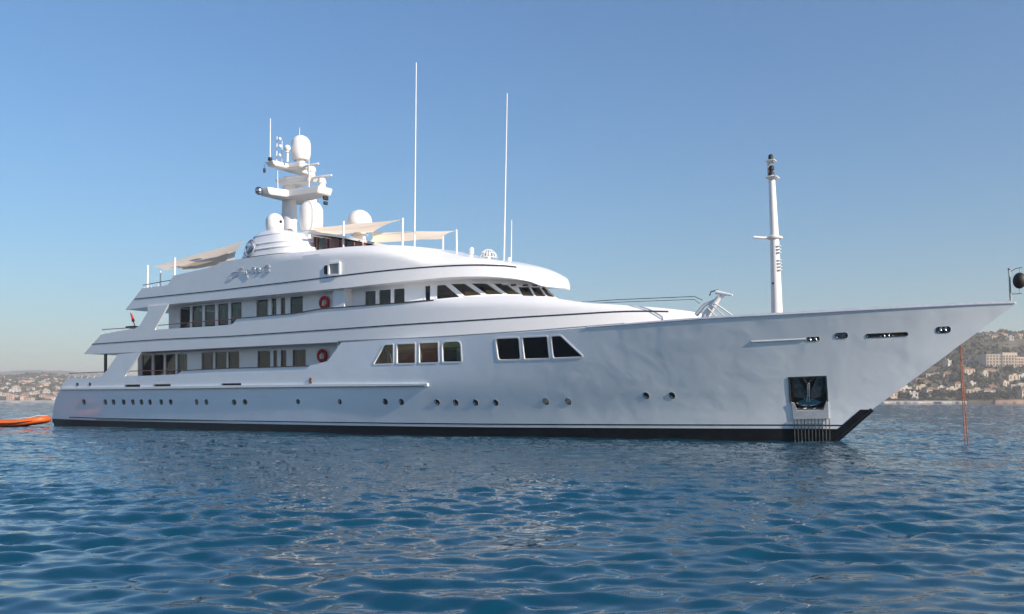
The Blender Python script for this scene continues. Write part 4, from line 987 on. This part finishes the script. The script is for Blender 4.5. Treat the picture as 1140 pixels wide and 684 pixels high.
# woodland mass on the slopes: one object each, many leafy clumps
def ico(sub):
    bm = bmesh.new(); bmesh.ops.create_icosphere(bm, subdivisions=sub, radius=1); V = np.array([v.co[:] for v in bm.verts]); bm.verts.index_update()
    F = np.array([[v.index for v in f.verts] for f in bm.faces]); bm.free(); return V, F
IV, IF = ico(2)
def wood(name, hill, px0, px1, t0, t1, n, rmin, rmax, seed, avoid=()):
    g = np.random.default_rng(seed); V = []; F = []; k = 0
    px = g.uniform(px0, px1, n); t = t0+(t1-t0)*g.uniform(0, 1, n)**.9; Y = hill.Y0+(hill.Y1-hill.Y0)*t; z = hill.z(px, Y); dens_ = vnoise(px*.05, Y*.02, seed+2)
    for i in range(n):
        if dens_[i] < -.55: continue
        r = g.uniform(rmin, rmax); q = bgp(px[i], Y[i]); s = 1+.38*g.normal(0, 1, len(IV))*.7
        P = IV*s[:, None]*np.array([r, r, r*g.uniform(.7, 1.25)]); P += np.array([q.x, q.y, z[i]+r*.55]); V.append(P); F.append(IF+k); k += len(IV)
    V = np.concatenate(V); F = np.concatenate(F)
    o = link(name, V, F, M['wood'], None, smooth=False); o['kind'] = 'stuff'; return o
wood('hillside_wood', HR, 860, 1420, .03, 1.05, 7800, 1.6, 4.6, 31)
wood('hillside_wood', HL, -160, 330, .02, 1.05, 5200, 2.2, 5.5, 32)

def copy_tree(o, parent=None):
    c = o.copy(); col.objects.link(c); c.parent = parent
    for ch in o.children: copy_tree(ch, c)
    return c
def house_proto(wx, wy, h, roof, wallm):
    e = empty('house'); hw, hd = wx/2, wy/2
    MB().box((0,0,h/2-1.5), (wx, wy, h+3), .05).build('wall', M[wallm], e, smooth=False)
    if roof == 'tile':
        o = .45; V = [(-hw-o,-hd-o,h+.01),(hw+o,-hd-o,h+.01),(hw+o,hd+o,h+.01),(-hw-o,hd+o,h+.01),(-hw*.45,0,h+wy*.24),(hw*.45,0,h+wy*.24)]
        V += [(x,y,z-.25) for x,y,z in V[:4]]
        rf = link('roof', V, [(0,1,5,4),(2,3,4,5),(1,2,5),(3,0,4),(6,7,1,0),(7,8,2,1),(8,9,3,2),(9,6,0,3),(9,8,7,6)], M['tile'], e, smooth=False)
        MB().box((hw*.3,hd*.25,h+wy*.2), (.8,.8,1.6), .03).build('chimney', M[wallm], rf, smooth=False)
    else:
        rf = MB().box((0,0,h+.12), (wx+.9, wy+.9, .35), .03).build('roof', M['flat'], e, smooth=False)
        MB().box((wx*.15,0,h+1.0), (wx*.3, wy*.4, 1.5), .03).build('stair_head', M[wallm], rf, smooth=False)
    nx = max(2, int(wx/3.6)); fl = max(1, int(h/3))
    for f in range(fl):
        for k in range(nx):
            x = -hw+wx*(k+.5)/nx; MB().box((x, -hd-.03, f*h/fl+h/fl*.52), (1.3, .12, h/fl*.5), .02).build('window', M['shut'], e, smooth=False)
        MB().box((hw+.03, 0, f*h/fl+h/fl*.52), (.12, 1.4, h/fl*.5), .02).build('window', M['shut'], e, smooth=False)
    return e
WORD = {'wallA':'white','wallB':'cream','wallC':'pink','wallD':'grey'}
PROT = {}
def place_house(hill, px, Y, size, roof, wallm, rz, lst, sink=0.0):
    key = (size, roof, wallm)
    if key not in PROT:
        wx, wy, h = size; PROT[key] = house_proto(wx, wy, h, roof, wallm); e = PROT[key]; e['_used'] = 0
    src = PROT[key]; e = src if not src['_used'] else copy_tree(src)
    src['_used'] = 1; q = bgp(px, Y); e.location = (q.x, q.y, float(hill.z(px, Y))+.3-sink); e.rotation_euler = (0, 0, TH+rz)
    lst.append((e, px, Y, size, roof, wallm)); return e
ORD = ['first','second','third','fourth','fifth','sixth','seventh','eighth','ninth','tenth','eleventh','twelfth','thirteenth','fourteenth','fifteenth','sixteenth','seventeenth','eighteenth','nineteenth','twentieth']
def label_houses(lst, place, rows, group):
    buckets = {}
    for it in lst:
        e, px, Y, size, roof, wallm = it; z = e.location.z/Y*1000; row = [n for lim, n in rows if z <= lim][0]
        kind = 'apartment block' if size[2] > 8 else ('villa' if size[0] > 12 else 'house')
        buckets.setdefault((WORD[wallm], 'red-roofed' if roof == 'tile' else 'flat-roofed', kind, row), []).append(it)
    for (wc, rf, kind, row), L in buckets.items():
        L.sort(key=lambda it: it[1])
        for i, it in enumerate(L):
            s = f"{wc} {rf} {kind} {row} {place}"
            if len(L) > 1: s += f", {ORD[i]} from the left" 
            tag(it[0], s, 'house', group)
            if '_used' in it[0]: del it[0]['_used']
S1, S2, S3, S4 = (8.5,7.0,5.4), (13.5,8.0,5.6), (11.5,9.0,8.4), (18.0,8.0,5.4)
rl_ = []
def H(px, py, size, roof, wl, rz=0.0):
    """stand a house where the slope shows at this height in the photo"""
    Ys = np.linspace(HR.Y0+6, HR.Y1, 400); pj = HY-FPX*(HR.z(np.full(400, px), Ys)-CAM[2])/Ys; i = int(np.argmin(np.abs(pj-py))); place_house(HR, px, float(Ys[i]), size, roof, wl, rz, rl_)
for a in ((993,443.5,S1,'tile','wallB',.2),(999,441.5,S2,'flat','wallC',-.1),(1006,437.5,S2,'flat','wallA',.3),(1016,443.5,S1,'flat','wallA',0),(1024,436,S4,'flat','wallB',.1),(1032,431.5,S1,'tile','wallA',-.2),
          (1036,440,S2,'tile','wallD',.15),(1046,437,S1,'flat','wallA',.1),(1023,429,S2,'tile','wallC',.25),(1039,422,S4,'flat','wallB',-.1),(1053,421.5,S1,'tile','wallC',0),(1057,438.5,S2,'flat','wallB',.2),
          (1054,407,S1,'flat','wallA',.7),(1066,433,S1,'tile','wallB',0),(1080,432,S1,'flat','wallA',.3),(1084,440,S4,'flat','wallB',-.05),(1094,421,S1,'flat','wallA',.1),(1099,441,S2,'tile','wallD',.2),
          (1104,436,S1,'tile','wallC',-.2),(1127,424,S2,'flat','wallB',.1),(1137,423.5,S2,'flat','wallA',.2),(1133,434.5,S4,'flat','wallB',0),(1139,441,S1,'tile','wallB',.2),(1117,431,S1,'flat','wallB',.4),
          (1096,377.5,S2,'flat','wallA',.2),(1108,379,S2,'tile','wallB',0),(1115,376.8,S2,'tile','wallC',.2),(1124,379.5,S1,'flat','wallA',-.2),(1134,377,S1,'tile','wallB',.1),(1077,417,S2,'tile','wallB',.2),(1101,418,S4,'tile','wallB',.1)):
    H(*a)
label_houses(rl_, "on the right-hand hill", ((9,'at the waterline'),(19,'low down'),(38,'midway'),(200,'near the crest')), 'houses on the right-hand hill')
ll_ = []; g_ = np.random.default_rng(77); occ = []
while len(ll_) < 84:
    px = g_.uniform(-8, 96); t = .012+.72*g_.uniform(0, 1)**1.25; Y = HL.Y0+(HL.Y1-HL.Y0)*t; z_ = float(HL.z(px, Y)); py = HY-FPX*(z_-CAM[2])/Y
    if any(abs(px-a) < 5.5 and abs(py-b) < 2.1 for a, b in occ): continue
    occ.append((px, py)); sz = (S2,S4,S3,S2)[int(g_.integers(4))]; big = (round(sz[0]*1.05,1), sz[1]+1, round(sz[2]*1.0,1))
    place_house(HL, px, Y, big, 'tile' if g_.uniform() < .45 else 'flat', ('wallA','wallB','wallC','wallA')[int(g_.integers(4))], g_.normal(0, .35), ll_)
label_houses(ll_, "in the hazy town", ((7,'at the waterfront'),(14,'low down'),(200,'high up')), 'houses of the left-hand town')
# the long hotel terraced into the right-hand hill
def slope_at(px, py):
    Ys = np.linspace(HR.Y0+6, HR.Y1, 400); pj = HY-FPX*(HR.z(np.full(400, px), Ys)-CAM[2])/Ys; return float(Ys[int(np.argmin(np.abs(pj-py)))])
YH = slope_at(1119, 413); hq = bgp(1119.5, YH); hz = 1.62+(HY-415)*YH/1000
hotel = tag(empty('hotel', (hq.x, hq.y, hz)), "long pale pink hotel with rows of windows halfway up the right-hand hill", 'hotel'); hotel.rotation_euler = (0,0,TH+.12); hotel.scale = (YH/1075*1.18,)*3
for x, wx, n_fl, y0 in ((-14,17,6,0),(2.5,16,6.6,-1.0),(17,14,5.2,.6)):
    h = n_fl*3; bl = MB().box((x, 4+y0, h/2-3), (wx-.02, 12, h+6), .06).build('wing', M['wallC' if x > 10 else 'wallB'], hotel, smooth=False)
    MB().box((x, 4+y0, h+.2), (wx+.5, 12.7, .4), .05).build('roof', M['flat'], bl, smooth=False)
    for f in range(int(n_fl)):
        for k in range(5): MB().box((x-wx/2+wx*(k+.5)/5, -2.02+y0, f*3+1.6), (1.9,.14,1.6), .02).build('window', M['shut'], bl, smooth=False)
        MB().box((x, -2.5+y0, f*3+.25), (wx-.4,1.0,.22), .02).build('balcony', M['wallA'], bl, smooth=False)
YA = slope_at(1087, 408); hq = bgp(1087, YA); an = tag(empty('hotel_annexe', (hq.x, hq.y, 1.62+(HY-409)*YA/1000)), "low grey flat-roofed annexe just left of the long pink hotel on the hill", 'annexe'); an.rotation_euler = (0,0,TH+.1)
MB().box((0,4,2.5), (26,10,11), .06).build('wall', M['wallD'], an, smooth=False); MB().box((0,4,8.2), (26.6,10.6,.4), .05).build('roof', M['flat'], an, smooth=False)
for f in range(2):
    for k in range(7): MB().box((-13+26*(k+.5)/7, -1.03, f*3.4+2.6), (1.8,.14,1.5), .02).build('window', M['shut'], an, smooth=False)
# single trees that stand out along the right-hand shore
def tree_proto(h, rx, seed, conic=False):
    e = empty('tree'); g = np.random.default_rng(seed); b = MB().tube([(0,0,-1),(.1,.05,h*.35),(0,.1,h*.7)], h*.035, 7, h*.012)
    for k in range(4):
        a = k*1.6; b.tube([(0,0,h*(.35+.06*k)),(math.cos(a)*rx*.55, math.sin(a)*rx*.55, h*(.55+.06*k))], h*.014, 5, h*.005)
    b.build('trunk', M['bark'], e); n = 900; u = g.normal(0, 1, (n,3)); u /= np.linalg.norm(u, axis=1)[:, None]
    cl = g.normal(0, 1, (12,3)); cl /= np.linalg.norm(cl, axis=1)[:, None]; V = []; F = []
    for i in range(n):
        c = cl[i % 12]*np.array([rx*.62, rx*.62, h*.25])+np.array([0,0,h*.66]); p = c+u[i]*g.uniform(.55, 1)*np.array([rx*.48, rx*.48, h*.17])
        if conic: s = max(.12, 1-(p[2]-h*.3)/(h*.72)); p = np.array([p[0]*s, p[1]*s, p[2]])
        a = g.normal(0, 1, 3); a /= np.linalg.norm(a); b2 = np.cross(a, g.normal(0, 1, 3)); b2 /= np.linalg.norm(b2); s = g.uniform(.25, .55)*rx*.34
        k = len(V); V += [p-a*s, p+b2*s, p+a*s, p-b2*s]; F.append((k,k+1,k+2,k+3))
    link('crown', V, F, M['leaf'], e, smooth=False); return e
TP = [tree_proto(9, 4.2, 1), tree_proto(8, 5.2, 2), tree_proto(13, 2.6, 3, True)]
TW = ['dark round-crowned tree','dark wide-crowned tree','tall narrow conifer']; used = [False]*3; tb = {}
for px, py, k in ((1078,446.5,1),(1084,447,0),(1090,446.6,1),(1096,447,1),(1101,446.4,0),(1106,446.8,1),(1060,446,0),(1051,445.6,1),(1041,446,0),(1029,446.2,1),(1011,446,0),(1003,446.4,1),
                  (1122,414.5,2),(1124.5,416,0),(1113,447,0),(1121,446,1),(1069,441,0),(1090,430,1),(1108,429,1),(1063,415,2),(1072,424,0),(1048,430,2)):
    Ys = np.linspace(HR.Y0+4, HR.Y1, 400); pj = HY-FPX*(HR.z(np.full(400, px), Ys)-CAM[2])/Ys; Y = float(Ys[int(np.argmin(np.abs(pj-py)))])
    if px in (1122, 1124.5): Y = YH-14
    e = TP[k] if not used[k] else copy_tree(TP[k]); used[k] = True; q = bgp(px, Y); e.location = (q.x, q.y, float(HR.z(px, Y))-.2); e.rotation_euler = (0,0,random.uniform(0,6)); s = random.uniform(.85,1.2); e.scale = (s,s,s)
    tb.setdefault((k, 'along the right-hand waterline' if py > 443 else 'on the right-hand slope'), []).append((px, e))
for (k, where), L in tb.items():
    L.sort(key=lambda t: t[0])
    for i, (px, e) in enumerate(L): tag(e, f"{TW[k]} {where}"+(f", {ORD[i]} from the left" if len(L) > 1 else ''), 'tree', 'trees of the right-hand hill')

# ------------------------------------------------------------------ orange inflatable tender astern
q = bgp(10, 58.6); rib = tag(empty('inflatable_boat', (q.x, q.y, 0)), "orange inflatable boat with raised bow floating astern of the white yacht", 'boat'); rib.rotation_euler = (0,0,TH-.10)
def U(t):      # plan of the tube, bow towards +x
    s = abs(t); x = 2.55-3.0*max(0, s-.30)*1.75-1.1*min(s, .30)**2*5; y = .80*min(1, (s/.42))**.7*(1 if t > 0 else -1); return x, y
P = []
for t in np.linspace(-1.7, 1.7, 61):
    x, y = U(t); z = .22+.24*max(0, (x-.6)/1.9)**1.7; P.append((x, y, z))
MB().tube(P, .20, 16).build('tube', M['orange'], rib)
P2 = [(x*1.0, y*1.30, z-.02) for x, y, z in P if abs(y) > .3]
for sgn in (-1, 1): MB().tube([(x, y-.0*sgn, z) for x, y, z in P2 if y*sgn > 0], .035, 8).build('rubbing_strake', M['dark'], rib)
V = []; F = []; xs_ = np.linspace(-3.6, 2.2, 16)
for x in xs_:
    wv = .75*min(1, max(.05, (2.6-x)/1.6)); kz = -.18+.55*max(0, (x-.4)/1.8)**1.8
    V += [(x,-wv,.24+.3*max(0,(x-.6)/1.9)**1.7),(x,0,kz),(x,wv,.24+.3*max(0,(x-.6)/1.9)**1.7)]
for i in range(15):
    for k in range(2): F.append((3*i+k, 3*i+3+k, 3*i+4+k, 3*i+1+k))
for i in range(15): F.append((3*i+2, 3*i+5, 3*i+3, 3*i))
link('bottom', V, F, M['dark'], rib)
MB().box((-1.2,0,.62), (.6,.6,.7), .08).build('console', M['dark'], rib); MB().box((-2.2,0,.48), (.5,1.0,.3), .06).build('seat', M['dark'], rib)
MB().box((-3.55,0,.55), (.12,1.3,.6), .03).build('transom', M['orange'], rib); MB().box((-3.85,0,.85), (.4,.36,.62), .1).build('outboard_motor', M['dark'], rib)
MB().tube([(x, y*.98, z+.25+.04*math.sin(x*9)) for x, y, z in P[20:41]], .015, 5).build('grab_line', M['rope'], rib)

# ------------------------------------------------------------------ the air
hz_ = bpy.data.meshes.new('haze'); bm = bmesh.new(); bmesh.ops.create_cube(bm, size=1); bm.to_mesh(hz_); bm.free()
hm = bpy.data.materials.new('haze'); hm.use_nodes = True; n = hm.node_tree.nodes; n.remove(n["Principled BSDF"])
pv = n.new("ShaderNodeVolumePrincipled"); pv.inputs["Color"].default_value = (1.0,.935,.89,1); pv.inputs["Density"].default_value = HAZE = .00024; pv.inputs["Anisotropy"].default_value = .2
hm.node_tree.links.new(pv.outputs[0], n["Material Output"].inputs["Volume"]); hz_.materials.append(hm)
hzo = bpy.data.objects.new('haze', hz_); col.objects.link(hzo); hzo.location = (CAM[0], CAM[1], 112-2); hzo.scale = (13000, 13000, 224); hzo['kind'] = 'stuff'
